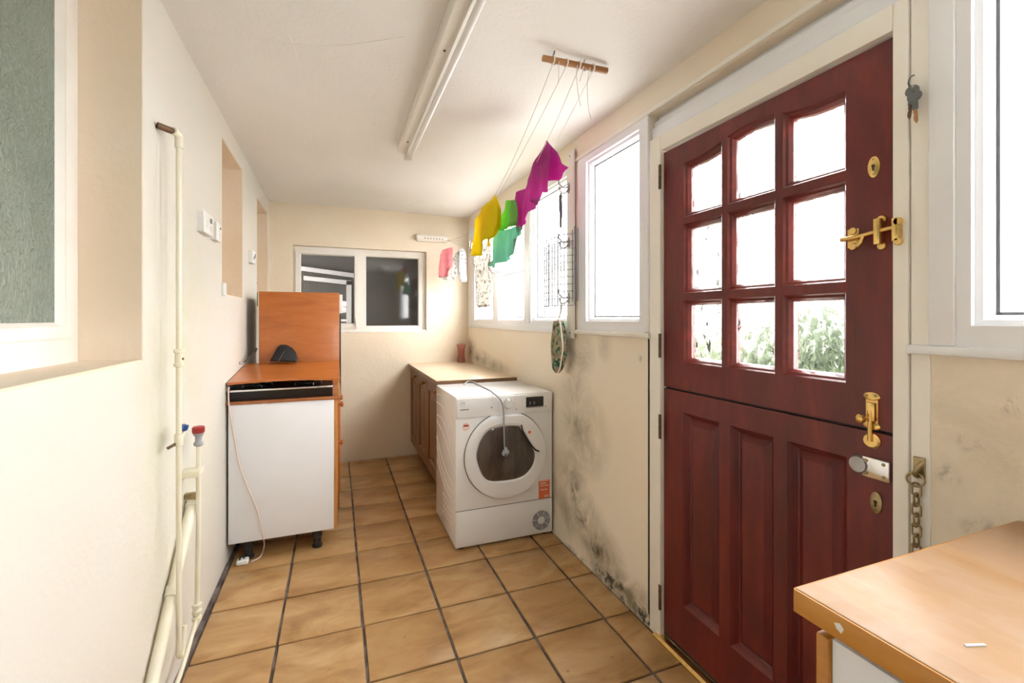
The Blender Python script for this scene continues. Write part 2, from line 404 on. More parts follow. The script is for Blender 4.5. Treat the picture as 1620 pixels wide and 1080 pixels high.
# round plaster patch and hairline crack in the ceiling
p = on(2, 2.283, 680, 325); bm = N(); z = ceil_z(p.x, p.y)
lathe(bm, [(.16, .004), (.15, -.003), (.11, -.004), (.095, -.001), (.02, -.002)], (p.x, p.y, z), n=28)
obj('plaster_patch', bm, 'paint_ceiling', ce, smooth=30)
for pts in ([(455, 60), (468, 90), (485, 170), (495, 240)], [(300, 55), (400, 70), (520, 78), (640, 60)]):
    P = []
    for u, v in pts:
        q = on(2, 2.29, u, v); P.append((q.x, q.y, ceil_z(q.x, q.y)))
    obj('plaster_ridge', tube(N(), smooth_path(P, 6), .0012, 5), 'paint_ceiling', ce)

ZT = 2.5
# right wall
NW = (-.72, .598, 1.222, 2.125); W2 = (1.573, 2.15, 1.222, 2.14); W3 = (2.262, 4.325, 1.232, 2.14)
bm = plate(N(), rect(YF, YB+.1, -.05, ZT), [rect(*NW), rect(.602, 1.566, .0, 2.128), rect(*W2), rect(*W3)], mpR, 0, .11)
wr = obj('wall_right', bm, 'paint_right', kind='structure', label='cream painted wall with damp and mould stains')
# left wall
L4 = (-.45, 1.659, 1.157, 2.30); N1 = (2.665, 3.205, 1.407, 2.197); N2 = (3.748, 4.31, 1.37, 2.165)
bm = plate(N(), rect(YF, YB+.1, -.05, ZT), [rect(*L4), rect(*N1), rect(*N2)], mpL, 0, .26)
wl = obj('wall_left', bm, 'paint_left', kind='structure', label='pale cream wall with deep window recesses and pipework')
for nn in (N1, N2): obj('niche_lining', plate(N(), rect(nn[0], nn[1], nn[2], nn[3]), [rect(nn[0]+.004, nn[1]-.004, nn[2]+.004, nn[3]-.004)], mpL, .002, .2), 'reveal_paint', wl)
for nn in (N1, N2): bxo('niche_back', (XL-.2, nn[0]-.05, nn[2]-.05), (XL-.22, nn[1]+.05, nn[3]+.05), 'reveal_paint', wl)
obj('window_reveal', plate(N(), rect(*L4), [rect(L4[0]+.004, L4[1]-.004, L4[2]+.004, L4[3]-.004)], mpL, .001, .25), 'reveal_paint', wl)
# back wall
BW = (-.352, .806, 1.155, 1.922)
bm = plate(N(), rect(XL-.3, XR+.11, -.05, ZT), [rect(*BW)], mpB, 0, .1)
wb = obj('wall_back', bm, 'paint_back', kind='structure', label='cream end wall with a two-light internal window')
# room beyond the back window
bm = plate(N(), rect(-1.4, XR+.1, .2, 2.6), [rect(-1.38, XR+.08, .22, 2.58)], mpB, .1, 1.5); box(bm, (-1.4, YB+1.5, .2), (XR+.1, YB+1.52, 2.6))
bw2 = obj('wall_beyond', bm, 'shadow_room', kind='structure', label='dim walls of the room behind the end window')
d3 = empty('door_3', (0, YB+1.45, .2), 'cream framed doorway in the dim room behind the end window', kind='structure')
yb_ = YB+1.44
def bpt(u, v): q_ = on(1, yb_, u, v); return V((q_.x, yb_, q_.z))
a_, b_ = bpt(440, 416), bpt(572, 434); prism_pts = [a_, b_, b_+V((0, 0, -.05)), a_+V((0, 0, -.05))]
obj('lintel', prism(N(), prism_pts, (0, .05, 0)), 'old_white_paint', d3)
a_, b_ = bpt(480, 436), bpt(556, 444); obj('frame_head', prism(N(), [a_, b_, b_+V((0, 0, -.05)), a_+V((0, 0, -.05))], (0, .05, 0)), 'trim_cream', d3)
a_, b_ = bpt(548, 444), bpt(556, 560); obj('frame_jamb', box(N(), (a_.x, yb_, b_.z), (b_.x, yb_+.05, a_.z)), 'trim_cream', d3)
# wall behind the camera with a white panelled door
wf = bxo('wall_front', (XL-.3, YF-.1, -.05), (XR+.11, YF, ZT), 'paint_front', kind='structure', label='pale cream wall at the near end of the room')
d2 = empty('door_2', (.35, YF, 0), 'white panelled door at the near end of the room', kind='structure')
bm = plate(N(), rect(-.05, .75, .01, 1.98), [rect(.05, .31, .2, .85), rect(.39, .65, .2, .85), rect(.05, .31, 1.0, 1.85), rect(.39, .65, 1.0, 1.85)], lambda a, b, d: V((a, YF+d, b)), .001, .04)
obj('door_leaf', bm, 'old_white_paint', d2)
for a, b, c, e in ((.05, .31, .2, .85), (.39, .65, .2, .85), (.05, .31, 1.0, 1.85), (.39, .65, 1.0, 1.85)): bxo('panel', (a, YF+.001, c), (b, YF+.025, e), 'old_white_paint', d2, .008)
bm = plate(N(), rect(-.13, .83, .0, 2.06), [rect(-.055, .755, .005, 1.985)], lambda a, b, d: V((a, YF+d, b)), .0005, .03); obj('architrave', bm, 'old_white_paint', d2)
bm = lathe(N(), [(.02, 0), (.012, .03), (.026, .05), (.022, .07)], (.02, YF+.04, 1.0), (0, 1, 0)); obj('door_knob', bm, 'brass', d2, smooth=40)

# ---- uPVC windows of the right wall
def upvc(name, label, W_, lights, face=-.006, depth=.07):
    y0, y1, z0, z1 = W_
    e = empty(name, (XR, (y0+y1)/2, z0), label, kind='structure')
    bm = plate(N(), rect(y0, y1, z0, z1), [inset(rect(*l), -.022) for l in lights], mpR, face, depth)
    obj('frame', bm, 'pvc_white', e)
    for l in lights:
        o = rect(*l); bm = N(); ou = inset(o, -.022); mid = inset(o, -.010)
        ring(bm, ou, mid, mpR, .008, .010); ring(bm, mid, o, mpR, .010, .032); ring(bm, o, inset(o, .001), mpR, .032, .05); ring(bm, ou, inset(ou, -.001), mpR, .05, .05)
        obj('glazing_bead', bm, 'pvc_white', e)
        g_ = inset(o, -.004); bm = N(); box(bm, (XR+.036, l[0]-.004, l[2]-.004), (XR+.040, l[1]+.004, l[3]+.004)); obj('pane', bm, 'frosted_glass' if name != 'window_3' else 'clear_glass', e)
        bm = plate(N(), inset(o, -.001), [inset(o, .006)], mpR, .0335, .0355); obj('gasket', bm, 'gasket_grey', e)
    return e
e1 = upvc('window_1', 'white plastic framed window beside the red door above the bare counter', NW, [(-.62, .508, 1.292, 2.06)])
e2 = upvc('window_2', 'tall single pane white plastic window next to the red door', W2, [(1.645, 2.047, 1.292, 2.075)])
e3 = upvc('window_3', 'wide three-light white plastic window behind the hanging washing', W3,
          [(2.30, 2.767, 1.292, 2.065), (2.93, 3.432, 1.292, 1.63), (2.93, 3.432, 1.70, 2.065), (3.606, 4.09, 1.292, 2.065)])
bxo('mullion_cover', (XR-.012, 2.80, 1.25), (XR-.004, 2.875, 2.12), 'pvc_white', e3, .003)
# inner flat trim + sills
bxo('trim_1', (XR-.016, -.72, 1.205), (XR, .642, 1.226), 'pvc_white', r=.005, kind='structure', label='white window board under the near window')
bxo('trim_2', (XR-.022, 1.545, 1.202), (XR, 2.172, 1.223), 'old_white_paint', r=.006, kind='structure', label='cream window board under the single pane window')
bxo('trim_3', (XR-.008, 2.25, 1.20), (XR, 4.345, 1.234), 'pvc_white', r=.003, kind='structure', label='white strip under the three-light window')
bxo('trim_4', (XR-.012, .555, 1.226), (XR-.001, .60, 2.2), 'pvc_white', r=.003, kind='structure', label='white vertical cover strip beside the near window')
bxo('trim_5', (XR-.010, 1.560, 1.226), (XR-.0005, 1.588, 2.13), 'pvc_white', r=.003, kind='structure', label='white cover strip beside the single pane window')
# door frame
bxo('trim_6', (XR-.005, 1.489, .0), (XR+.09, 1.556, 2.02), 'trim_cream', r=.004, kind='structure', label='cream door post on the hinge side of the red door')
bxo('trim_7', (XR-.005, .640, .0), (XR+.09, .672, 2.02), 'trim_cream', r=.003, kind='structure', label='cream door post on the latch side of the red door')
bxo('trim_8', (XR-.003, .600, .0), (XR+.06, .637, 2.13), 'trim_cream', r=.003, kind='structure', label='narrow cream board between door post and near window')
bxo('trim_9', (XR-.005, .672, 1.957), (XR+.09, 1.489, 2.02), 'trim_cream', r=.003, kind='structure', label='cream head of the red door frame')
bm = N(); box(bm, (XR+.012, .637, 2.021), (XR+.08, 1.562, 2.075), .004); box(bm, (XR+.024, .637, 2.075), (XR+.08, 1.562, 2.105), .004); box(bm, (XR+.05, .637, 2.10), (XR+.10, 1.562, 2.129))
obj('trim_10', bm, 'pvc_white', smooth=40, kind='structure', label='white rebated head above the red door')
bxo('trim_11', (XR-.012, -.8, 2.130), (XR, 2.18, 2.150), 'trim_cream', r=.004, kind='structure', label='cream moulding along the head of the door and window')
# crack line beside door post
bxo('joint', (XR-.0008, 1.566, .05), (XR+.004, 1.571, 1.2), 'groove_dark', wr)

# ---- back window
def backwin():
    y = .045; e = empty('window_5', (.23, YB, BW[2]), 'cream wooden two-light window in the end wall, dark behind', kind='structure')
    yg = YB+.06
    def bp(u, v): p = on(1, yg, u, v); return p.x, p.z
    x0, zt = bp(475, 404); x1, zb = bp(561, 510); x2, zt2 = bp(578, 404); x3, zb2 = bp(664, 514)
    ztop = BW[3]-.055; zbot = BW[2]+.05
    l1, l2 = (x0, x1, zbot+.03, ztop-.012), (x2, x3-.01, zbot+.005, ztop-.005)
    bm = plate(N(), rect(BW[0]+.002, BW[1]-.002, BW[2]+.002, BW[3]-.002), [rect(l1[0]-.03, l1[1]+.028, l1[2]-.03, l1[3]+.03), rect(*l2)], mpB, y, y+.05); obj('frame', bm, 'old_white_paint', e)
    bm = plate(N(), rect(l1[0]-.036, l1[1]+.034, l1[2]-.036, l1[3]+.036), [rect(*l1)], mpB, y-.016, y+.03); obj('casement', bm, 'old_white_paint', e)
    for l in (l1, l2):
        bm = N(); ring(bm, rect(*l), inset(rect(*l), .007), mpB, y+.005, y+.018); obj('putty', bm, 'old_white_paint', e)
        bxo('pane', (l[0]-.003, YB+y+.019, l[2]-.003), (l[1]+.003, YB+y+.023, l[3]+.003), 'old_glass', e)
    bxo('sill_board', (BW[0]+.002, YB+.002, BW[2]), (BW[1]-.002, YB+.045, BW[2]+.02), 'old_white_paint', e, .004)
    bxo('stay_pin', (l1[1]+.005, YB+y-.03, l1[2]-.02), (l1[1]+.02, YB+y-.016, l1[2]+.05), 'old_white_paint', e, .003)
backwin()
# ---- left obscured window
e4 = empty('window_4', (XL-.16, .6, 1.16), 'cream wooden window with grey-green obscured glass in a deep recess', kind='structure')
G4 = (-.3, 1.575, 1.262, 2.24)
bm = plate(N(), rect(L4[0]+.004, L4[1]-.004, L4[2]+.004, L4[3]-.004), [inset(rect(*G4), -.018)], mpL, .150, .23); obj('frame', bm, 'old_white_paint', e4)
bm = plate(N(), inset(rect(*G4), -.030), [rect(*G4)], mpL, .142, .20); obj('casement', bm, 'old_white_paint', e4)
bm = N(); ring(bm, rect(*G4), inset(rect(*G4), .012), mpL, .143, .16); obj('putty', bm, 'old_white_paint', e4)
bxo('pane', (XL-.166, G4[0]-.003, G4[2]-.003), (XL-.160, G4[1]+.003, G4[3]+.003), 'obscured_glass', e4)
bxo('sill_board', (XL-.15, L4[0]+.005, L4[2]+.001), (XL-.003, L4[1]-.005, L4[2]+.006), 'reveal_paint', e4)

# ================================================================== RED STABLE DOOR
XD = .010    # door face depth into wall
d1 = empty('door_1', (XR, 1.08, 0), 'dark red panelled stable door with nine rippled glass panes', kind='structure')
YL, YRr = 1.484, .676
colsY = [(1.373, 1.191), (1.167, .989), (.963, .786)]
arch = lambda y: 1.872+.034*max(0, math.cos(min(abs(y-1.078)/.235, 1)*math.pi)*.5+.5)
rows = [(1.119, 1.352), (1.380, 1.640)]; top0 = 1.668
holes = []
for ya, yb in colsY:
    for za, zb in rows: holes.append(rect(yb, ya, za, zb))
    n = 10; holes.append([(yb, top0), (ya, top0)]+[(ya+(yb-ya)*k/n, arch(ya+(yb-ya)*k/n)) for k in range(n+1)])
up = obj('upper_leaf', plate(N(), rect(YRr, YL, 1.014, 1.949), holes, mpR, XD, XD+.044), 'mahogany', d1)
for h in holes:
    bm = N(); i1, i2, i3 = inset(h, .004), inset(h, .010), inset(h, .017)
    ring(bm, h, i1, mpR, XD-.0005, XD+.006); ring(bm, i1, i2, mpR, XD+.006, XD+.010); ring(bm, i2, i3, mpR, XD+.010, XD+.022); ring(bm, i3, inset(h, .018), mpR, XD+.022, XD+.04)
    obj('glazing_bead', bm, 'mahogany_across', up)
    g_ = inset(h, .012); bm = plate(N(), g_, [], mpR, XD+.024, XD+.028); obj('pane', bm, 'rippled_glass', up)
PB, PT = .192, .928
lowh = [rect(yb, ya, PB, PT) for ya, yb in ((1.378, 1.203), (1.156, .994), (.949, .783))]
lw = obj('lower_leaf', plate(N(), rect(YRr, YL, .032, 1.006), lowh, mpR, XD, XD+.044), 'mahogany', d1)
for h in lowh:
    bm = N(); i1, i2, i3, i4 = inset(h, .008), inset(h, .018), inset(h, .022), inset(h, .042)
    ring(bm, h, i1, mpR, XD-.0005, XD+.008); ring(bm, i1, i2, mpR, XD+.008, XD+.020); ring(bm, i2, i3, mpR, XD+.020, XD+.022); ring(bm, i3, i4, mpR, XD+.022, XD+.008)
    A = [bm.verts.new(mpR(a, b, XD+.008)) for a, b in i4]; bm.faces.new(A); bm2 = [bm.verts.new(mpR(a, b, XD+.04)) for a, b in h]; bm.faces.new(bm2)
    obj('panel', bm, 'mahogany', lw)
bxo('rail_gap', (XR+XD+.012, YRr, 1.004), (XR+XD+.04, YL, 1.016), 'groove_dark', d1)
bxo('draught_gap', (XR+.03, .670, .03), (XR+.06, .678, 1.95), 'groove_dark', d1)
for z in (1.852, 1.176, .852, .168):
    h_ = empty  # hinge: two flaps and a knuckle
    bm = N(); box(bm, (XR-.008, 1.4855, z-.048), (XR-.004, 1.496, z+.048)); lathe(bm, [(.0055, -.048), (.0055, .048)], (XR-.008, 1.4865, z), n=10)
    for k in range(3): lathe(bm, [(.0065, -.001), (.0065, .001)], (XR-.008, 1.4865, z-.026+.026*k), n=10)
    obj('hinge', bm, 'rusty_iron', d1, smooth=40)
xf = XR+XD
def disc(bm, y, z, r, h, x=xf, n=20): return lathe(bm, [(r, 0), (r, h*.6), (r*.85, h)], (x, y, z), (-1, 0, 0), n)
def oval(bm, y, z, ry, rz, h, x=xf, n=24):
    a = lambda k, s: (ry*s*math.cos(2*math.pi*k/n), rz*s*math.sin(2*math.pi*k/n))
    return loft(bm, [[(x-d, y+a(k, s)[0], z+a(k, s)[1]) for k in range(n)] for d, s in ((0, 1), (h*.6, 1), (h, .8))])
# escutcheons
for y, z, m, nm in ((.719, 1.655, 'brass', 'keyhole_plate'), (.714, .837, 'old_brass', 'keyhole_plate')):
    p_ = obj(nm, oval(N(), y, z, .0135, .026, .004), m, d1, smooth=40)
    bm = N(); lathe(bm, [(.004, 0), (.004, .0012)], (xf-.004, y, z+.002), (-1, 0, 0), 10); box(bm, (xf-.0052, y-.002, z-.009), (xf-.004, y+.002, z+.002)); obj('keyhole', bm, 'groove_dark', p_)
    for dz in (-.018, .018): obj('screw', disc(N(), y, z+dz, .0025, .001, xf-.003), 'old_brass', p_)
# fold-over latch
lt = obj('latch', box(N(), (xf-.003, .752, 1.464), (xf, .780, 1.512), .001), 'brass', d1, smooth=40)
bm = N(); tube(bm, smooth_path([(xf-.014, .788, 1.487), (xf-.016, .75, 1.488), (xf-.016, .70, 1.494), (xf-.014, .655, 1.498)], 5), .0058, 10); obj('latch_bar', bm, 'brass', lt, smooth=50)
for dz in (-.02, .02): obj('rosette', disc(N(), .766, 1.487+dz, .0095, .006), 'brass', lt, smooth=50)
bm = N(); box(bm, (xf-.024, .694, 1.462), (xf, .708, 1.524), .002); obj('keep', bm, 'brass', lt, smooth=40)
for dz in (-.033, .03): obj('rosette', disc(N(), .701, 1.493+dz, .0105, .006), 'brass', lt, smooth=50)
obj('frame_keep', box(N(), (XR-.024, .650, 1.462), (XR-.005, .664, 1.516), .002), 'brass', lt, smooth=40)
for dz in (-.028, .018): obj('rosette', disc(N(), .652, 1.489+dz, .009, .008, XR-.016), 'brass', lt, smooth=50)
bm = tube(N(), smooth_path([(xf-.016, .734, 1.489), (xf-.022, .736, 1.474), (xf-.026, .744, 1.462)], 5), [.005]*5+[.0055]*6, 8); obj('thumb_lever', bm, 'brass', lt, smooth=50)
# vertical bolt across the split
bt = obj('bolt', box(N(), (xf-.003, .709, 1.022), (xf, .737, 1.094), .001), 'brass', d1, smooth=40)
for z in (1.094, 1.022): obj('end_plate', oval(N(), .723, z, .019, .010, .005), 'brass', bt, smooth=40)
obj('bolt_case', box(N(), (xf-.013, .711, 1.034), (xf-.002, .732, 1.080), .003), 'brass', bt, smooth=40)
obj('bolt_bar', tube(N(), [(xf-.010, .722, .985), (xf-.010, .722, 1.06)], .0058, 10), 'brass', bt, smooth=50)
obj('bolt_knob', lathe(N(), [(.004, 0), (.005, .012), (.011, .016), (.011, .022), (.006, .026)], (xf-.012, .728, 1.040), (-1, .3, 0), 14), 'brass', bt, smooth=50)
obj('bolt_keep', oval(N(), .722, .986, .020, .019, .010), 'brass', bt, smooth=40)
for dy, z in ((-.011, 1.096), (.011, 1.096), (-.012, .992), (.012, .992), (0, .974)): obj('screw', disc(N(), .723+dy, z, .003, .0015, xf-.0055), 'old_brass', bt)
# rim lock plate
lk = obj('lock_plate', box(N(), (xf-.010, .682, .895), (xf, .742, .945), .003), 'chrome', d1, smooth=40)
obj('lock_rose', lathe(N(), [(.022, 0), (.022, .010), (.019, .014), (.008, .014)], (xf, .750, .921), (-1, 0, 0), 24), 'steel', lk, smooth=40)
for y in (.693, .732):
    for z in (.905, .936): obj('screw', disc(N(), y, z, .0042, .002, xf-.010), 'old_brass', lk)
# threshold
th = empty('trim_12', (XR, 1.08, 0), 'polished brass threshold strip under the red door', kind='structure')
bm = N(); prism(bm, [(XR-.022, .64, .001), (XR-.022, .64, .006), (XR-.012, .64, .014), (XR+.012, .64, .015), (XR+.03, .64, .010), (XR+.03, .64, .001)], (0, .875, 0)); obj('threshold_bar', bm, 'brass', th)
bxo('weather_seal', (XR+.014, .64, .015), (XR+.05, 1.515, .034), 'groove_dark', th)

# door chain hanging from the frame
ch = empty('door_chain', (XR, .619, .77), 'aged brass security chain hanging from the door frame', 'chain')
obj('bracket', box(N(), (XR-.008, .608, .93), (XR-.003, .630, .976), .0015), 'old_brass', ch, smooth=40)
obj('hasp', tube(N(), smooth_path([(XR-.008, .612, .966), (XR-.022, .614, .955), (XR-.024, .618, .942), (XR-.012, .620, .934)], 5), .005, 8), 'old_brass', ch, smooth=50)
for k in range(1): obj('ring', tube(N(), [(XR-.02+.003*math.sin(a), .619+.017*math.cos(a), .928+.014*math.sin(a)) for a in [2*math.pi*q/16 for q in range(16)]], .0026, 6, True), 'old_brass', ch, smooth=60)
z = .905
for k in range(8):
    hl, hw = .0145, .0085
    P = []
    for q in range(16):
        a = 2*math.pi*q/16; s_, c_ = math.sin(a), math.cos(a); zz = s_*hl*.55+(hl*.45 if s_ > 0 else -hl*.45); ww = c_*hw
        P.append((XR-.016+(ww if k % 2 else 0), .619+(0 if k % 2 else ww), z+zz))
    obj('link', tube(N(), P, .0026, 6, True), 'old_brass', ch, smooth=60); z -= .0225

# keys on a hook
hk = empty('key_hook', (XR, .632, 1.80), 'small bent nail hook above the keys on the door frame', 'hook')
obj('nail', tube(N(), smooth_path([(XR-.002, .632, 1.805), (XR-.014, .632, 1.806), (XR-.022, .631, 1.812), (XR-.024, .626, 1.822), (XR-.018, .622, 1.826)], 5), .0016, 6), 'dark_nickel', hk, smooth=60)
def key(y, z, ang, m2, label, dx):
    e = empty('key', (XR-dx, y, z), label, 'key', 'keys on the door frame hook')
    R_ = Matrix.Rotation(ang, 4, 'X'); Tm = Matrix.Translation((XR-dx, y, z))
    bm = N(); n = 18
    pr = [(.0135*math.cos(2*math.pi*k/n), -.014+.0125*math.sin(2*math.pi*k/n)) for k in range(n)]
    plate(bm, pr, [[(.003*math.cos(2*math.pi*k/8), -.005+.003*math.sin(2*math.pi*k/8)) for k in range(8)]], lambda a, b, d: V((d, a, b)), 0, .003)
    box(bm, (0, -.005, -.044), (.003, .005, -.024)); bm.transform(Tm @ R_); obj('bow', bm, 'dark_nickel', e, smooth=30)
    bm = N(); prism(bm, [(0, -.003, -.044), (0, .0035, -.044), (0, .0035, -.052), (0, .002, -.056), (0, .0035, -.060), (0, .0035, -.068), (0, 0, -.075), (0, -.003, -.070)], (.0025, 0, 0)); bm.transform(Tm @ R_); obj('blade', bm, m2, e)
key(.624, 1.806, .10, 'rusty_iron', 'dark key with rusty blade hanging behind the other key', .020)
key(.619, 1.790, -.06, 'copper_wire', 'dark key with longer coppery blade hanging in front', .026)

# ================================================================== NEAR COUNTER
ct = empty('worktop', (.92, -.3, .9), 'bare wood-strip worktop over the white cabinet beside the red door', 'worktop')
bxo('top', (.613, -1.3, .866), (XR-.001, .462, .9), 'counter_laminate', ct, .003)
bxo('front_edge', (.610, -1.3, .8665), (.6135, .4625, .8985), 'counter_edge', ct, .001)
bxo('end_edge', (.613, .4615, .8665), (XR-.001, .4645, .8985), 'counter_edge', ct, .001)
bm = N(); prism(bm, [(.6096, .402, .880), (.6096, .405, .886), (.6096, .398, .889), (.6096, .393, .884), (.6096, .396, .877)], (.001, 0, 0)); obj('chipped_spot', bm, 'white_plastic', ct)
bc = empty('base_cabinet', (.92, -.3, 0), 'white base cabinet with pale wood edging beneath the wood-strip worktop', 'cabinet')
bxo('carcass', (.655, -1.28, .10), (XR-.002, .44, .866), 'white_laminate', bc)
bxo('door', (.634, -.16, .12), (.653, .424, .846), 'white_laminate', bc, .001)
bxo('door_edge', (.628, .425, .12), (.655, .443, .846), 'counter_edge', bc, .003)
bxo('door', (.634, -.76, .12), (.653, -.17, .846), 'white_laminate', bc, .001)
bxo('plinth', (.70, -1.28, .0), (.72, .40, .10), 'white_laminate', bc)
p = on(2, .9, 1545, 1023)
bm = prism(N(), [(p.x-.012, p.y+.004, .9003), (p.x+.012, p.y-.004, .9003), (p.x+.013, p.y-.001, .9003), (p.x-.010, p.y+.007, .9003)], (0, 0, .0015))
obj('paper_scrap', bm, 'white_cloth', label='tiny white scrap lying on the wood-strip worktop', cat='scrap')

# ================================================================== TUMBLE DRYER
DX0, DX1, DY0, DY1, DZ = .612, 1.203, 2.447, 2.965, .85
dr = empty('tumble_dryer', ((DX0+DX1)/2, (DY0+DY1)/2, 0), 'white front-loading tumble dryer with dark round door by the damp wall', 'dryer')
bxo('body', (DX0, DY0, .014), (DX1, DY1, DZ), 'white_enamel', dr, .008)
def dp(x, y, d=0):   # crop pixels -> front plane
    p = on(1, DY0-d, 680+x/3.6, 580+y/3.6); return p
bxo('control_panel', (DX0+.004, DY0-.007, .733), (DX1-.004, DY0+.01, .842), 'white_enamel', dr, .005)
bxo('seam', (DX0+.002, DY0-.0006, .2175), (DX1-.002, DY0+.002, .2205), 'groove_dark', dr)
bxo('plinth_panel', (DX0+.003, DY0-.003, .022), (DX1-.003, DY0+.008, .216), 'white_enamel', dr, .003)
cx, cz, rr = .908, .505, .246
n = 96
def outer(k, s):
    a = 2*math.pi*k/n; x, z_ = s*rr*math.cos(a), s*rr*math.sin(a); lim = .228*s
    if z_ > lim: z_ = lim+(z_-lim)*.12
    return cx+x, cz+z_
gp = [(270, 545), (266, 500), (282, 435), (312, 385), (345, 355), (400, 342), (505, 335), (520, 358), (560, 425), (602, 492), (588, 560), (545, 615), (480, 642), (340, 655), (300, 622)]
gw = [(dp(*q, .02).x, dp(*q, .02).z) for q in gp]
for _ in range(2): gw = [tuple(V(gw[i]).lerp(V(gw[(i+1) % len(gw)]), t_)) for i in range(len(gw)) for t_ in (.22, .78)]
def glass_pt(k, s=1.0):
    a = 2*math.pi*k/n; d = V((math.cos(a), math.sin(a))); best = None
    for i in range(len(gw)):
        p0, p1 = V(gw[i])-V((cx, cz)), V(gw[(i+1) % len(gw)])-V((cx, cz)); e_ = p1-p0; det = d.x*(-e_.y)+e_.x*d.y
        if abs(det) < 1e-9: continue
        t = (p0.x*(-e_.y)+e_.x*p0.y)/det; u_ = (d.x*p0.y-d.y*p0.x)/det
        if t > 0 and -1e-6 <= u_ <= 1+1e-6: best = t
    best = best or .17
    return cx+d.x*best*s, cz+d.y*best*s
R3 = lambda f, d: [(f(k)[0], DY0-d, f(k)[1]) for k in range(n)]
bm = loft(N(), [R3(lambda k: outer(k, 1.012), .0005), R3(lambda k: outer(k, 1.012), -.003)], True); obj('door_seal', loft(N(), [R3(lambda k: outer(k, 1.014), -.002), R3(lambda k: outer(k, 1.014), .0012)]), 'seal_dark', dr); bm.free()
dd = obj('door', loft(N(), [R3(lambda k: outer(k, .998), .0), R3(lambda k: outer(k, .995), .016), R3(lambda k: outer(k, .97), .026), R3(lambda k: outer(k, .90), .031), R3(lambda k: glass_pt(k, 1.06), .028), R3(lambda k: glass_pt(k, 1.0), .018)], False), 'white_enamel', dr, smooth=35)
obj('door_glass', loft(N(), [R3(lambda k: glass_pt(k, 1.01), .010), R3(lambda k: glass_pt(k, 1.0), .020), R3(lambda k: glass_pt(k, .9), .026), R3(lambda k: glass_pt(k, .5), .030), R3(lambda k: glass_pt(k, .05), .031)], True), 'drum_glass', dd, smooth=50)
hp = [dp(x, y, .031) for x, y in ((522, 330), (532, 372), (565, 428), (598, 470), (622, 481))]
obj('handle', tube(N(), smooth_path(hp, 4), .0045, 8), 'dark_plastic', dd, smooth=50)
hp2 = [dp(x, y, .028) for x, y in ((300, 372), (345, 340), (420, 318), (510, 318))]
obj('door_recess_lip', tube(N(), smooth_path(hp2, 5), .004, 8), 'white_enamel', dd, smooth=50)
kb = dp(440, 208)
kn = obj('program_knob', lathe(N(), [(.030, 0), (.030, .008), (.027, .016), (.024, .022), (.018, .023)], (kb.x, DY0-.006, kb.z), (0, -1, 0), 28), 'chrome', dr, smooth=40)
obj('knob_face', lathe(N(), [(.0235, 0), (.022, .003), (.01, .004)], (kb.x, DY0-.028, kb.z), (0, -1, 0), 24), 'white_enamel', kn, smooth=40)
a, b = dp(545, 172), dp(644, 226)
ds = bxo('display', (a.x, DY0-.0095, b.z+.006), (b.x, DY0-.006, a.z), 'dark_plastic', dr, .001)
bxo('display_rim', (a.x, DY0-.010, b.z), (b.x, DY0-.006, b.z+.006), 'grey_plastic', ds)
for k in range(2): bxo('lit_segment', (a.x+.020+k*.025, DY0-.0099, b.z+.018), (a.x+.032+k*.025, DY0-.0093, b.z+.036), 'ink_grey', ds)
# printed marks on the fascia
lg = dp(186, 210)
obj('logo', tube(N(), [(lg.x+.0135*math.cos(2*math.pi*k/24), DY0-.0075, lg.z+.0135*math.sin(2*math.pi*k/24)) for k in range(24)], .0011, 6, True), 'ink_light', dr)
obj('logo_stroke', tube(N(), smooth_path([(lg.x-.009, DY0-.0075, lg.z-.004), (lg.x-.002, DY0-.0075, lg.z+.005), (lg.x+.003, DY0-.0075, lg.z-.001), (lg.x+.010, DY0-.0075, lg.z+.007)], 5), .0012, 5), 'ink_grey', dr)
q = dp(195, 243); bxo('name_bar', (q.x-.024, DY0-.0078, q.z-.003), (q.x+.026, DY0-.0068, q.z+.002), 'ink_grey', dr)
for k in range(6): bxo('print_mark', (kb.x+.040, DY0-.0076, kb.z+.032-k*.012), (kb.x+.050, DY0-.0068, kb.z+.034-k*.012), 'ink_light', dr)
for k in range(6): bxo('print_mark', (kb.x-.060, DY0-.0076, kb.z+.024-k*.011), (kb.x-.046, DY0-.0068, kb.z+.026-k*.011), 'ink_light', dr)
for x, y, s_ in ((350, 230, .005), (490, 240, .004), (657, 222, .004)):
    q = dp(x, y); obj('button', lathe(N(), [(s_, 0), (s_, .002)], (q.x, DY0-.0065, q.z), (0, -1, 0), 12), 'grey_plastic', dr)
q = dp(206, 342); st = obj('round_sticker', lathe(N(), [(.021, 0), (.021, .0006)], (q.x, DY0-.0005, q.z), (0, -1, 0), 24), 'sticker_pale', dr, label='small round pale sticker')
bxo('sticker_print', (q.x-.014, DY0-.0016, q.z+.002), (q.x+.014, DY0-.0010, q.z+.010), 'red_plastic', st)
bxo('sticker_print', (q.x-.012, DY0-.0016, q.z-.008), (q.x+.012, DY0-.0010, q.z-.003), 'white_plastic', st)
q = dp(556, 365); obj('red_dot', lathe(N(), [(.009, 0), (.009, .001)], (q.x, DY0-.030, q.z), (0, -1, 0), 16), 'sticker_orange', dd)
a, b = dp(620, 648), dp(682, 742)
st = bxo('orange_sticker', (a.x, DY0-.0012, b.z), (b.x, DY0-.0003, a.z), 'sticker_orange', dr, label='orange rectangular warning sticker')
for f0, f1, w0, w1 in ((.93, .97, .06, .94), (.78, .86, .10, .7), (.66, .72, .12, .9), (.45, .50, .12, .8), (.12, .16, .5, .9), (.05, .08, .5, .9)):
    bxo('sticker_print', (a.x+(b.x-a.x)*w0, DY0-.0020, b.z+(a.z-b.z)*f0), (a.x+(b.x-a.x)*w1, DY0-.0010, b.z+(a.z-b.z)*f1), 'sticker_pale', st)
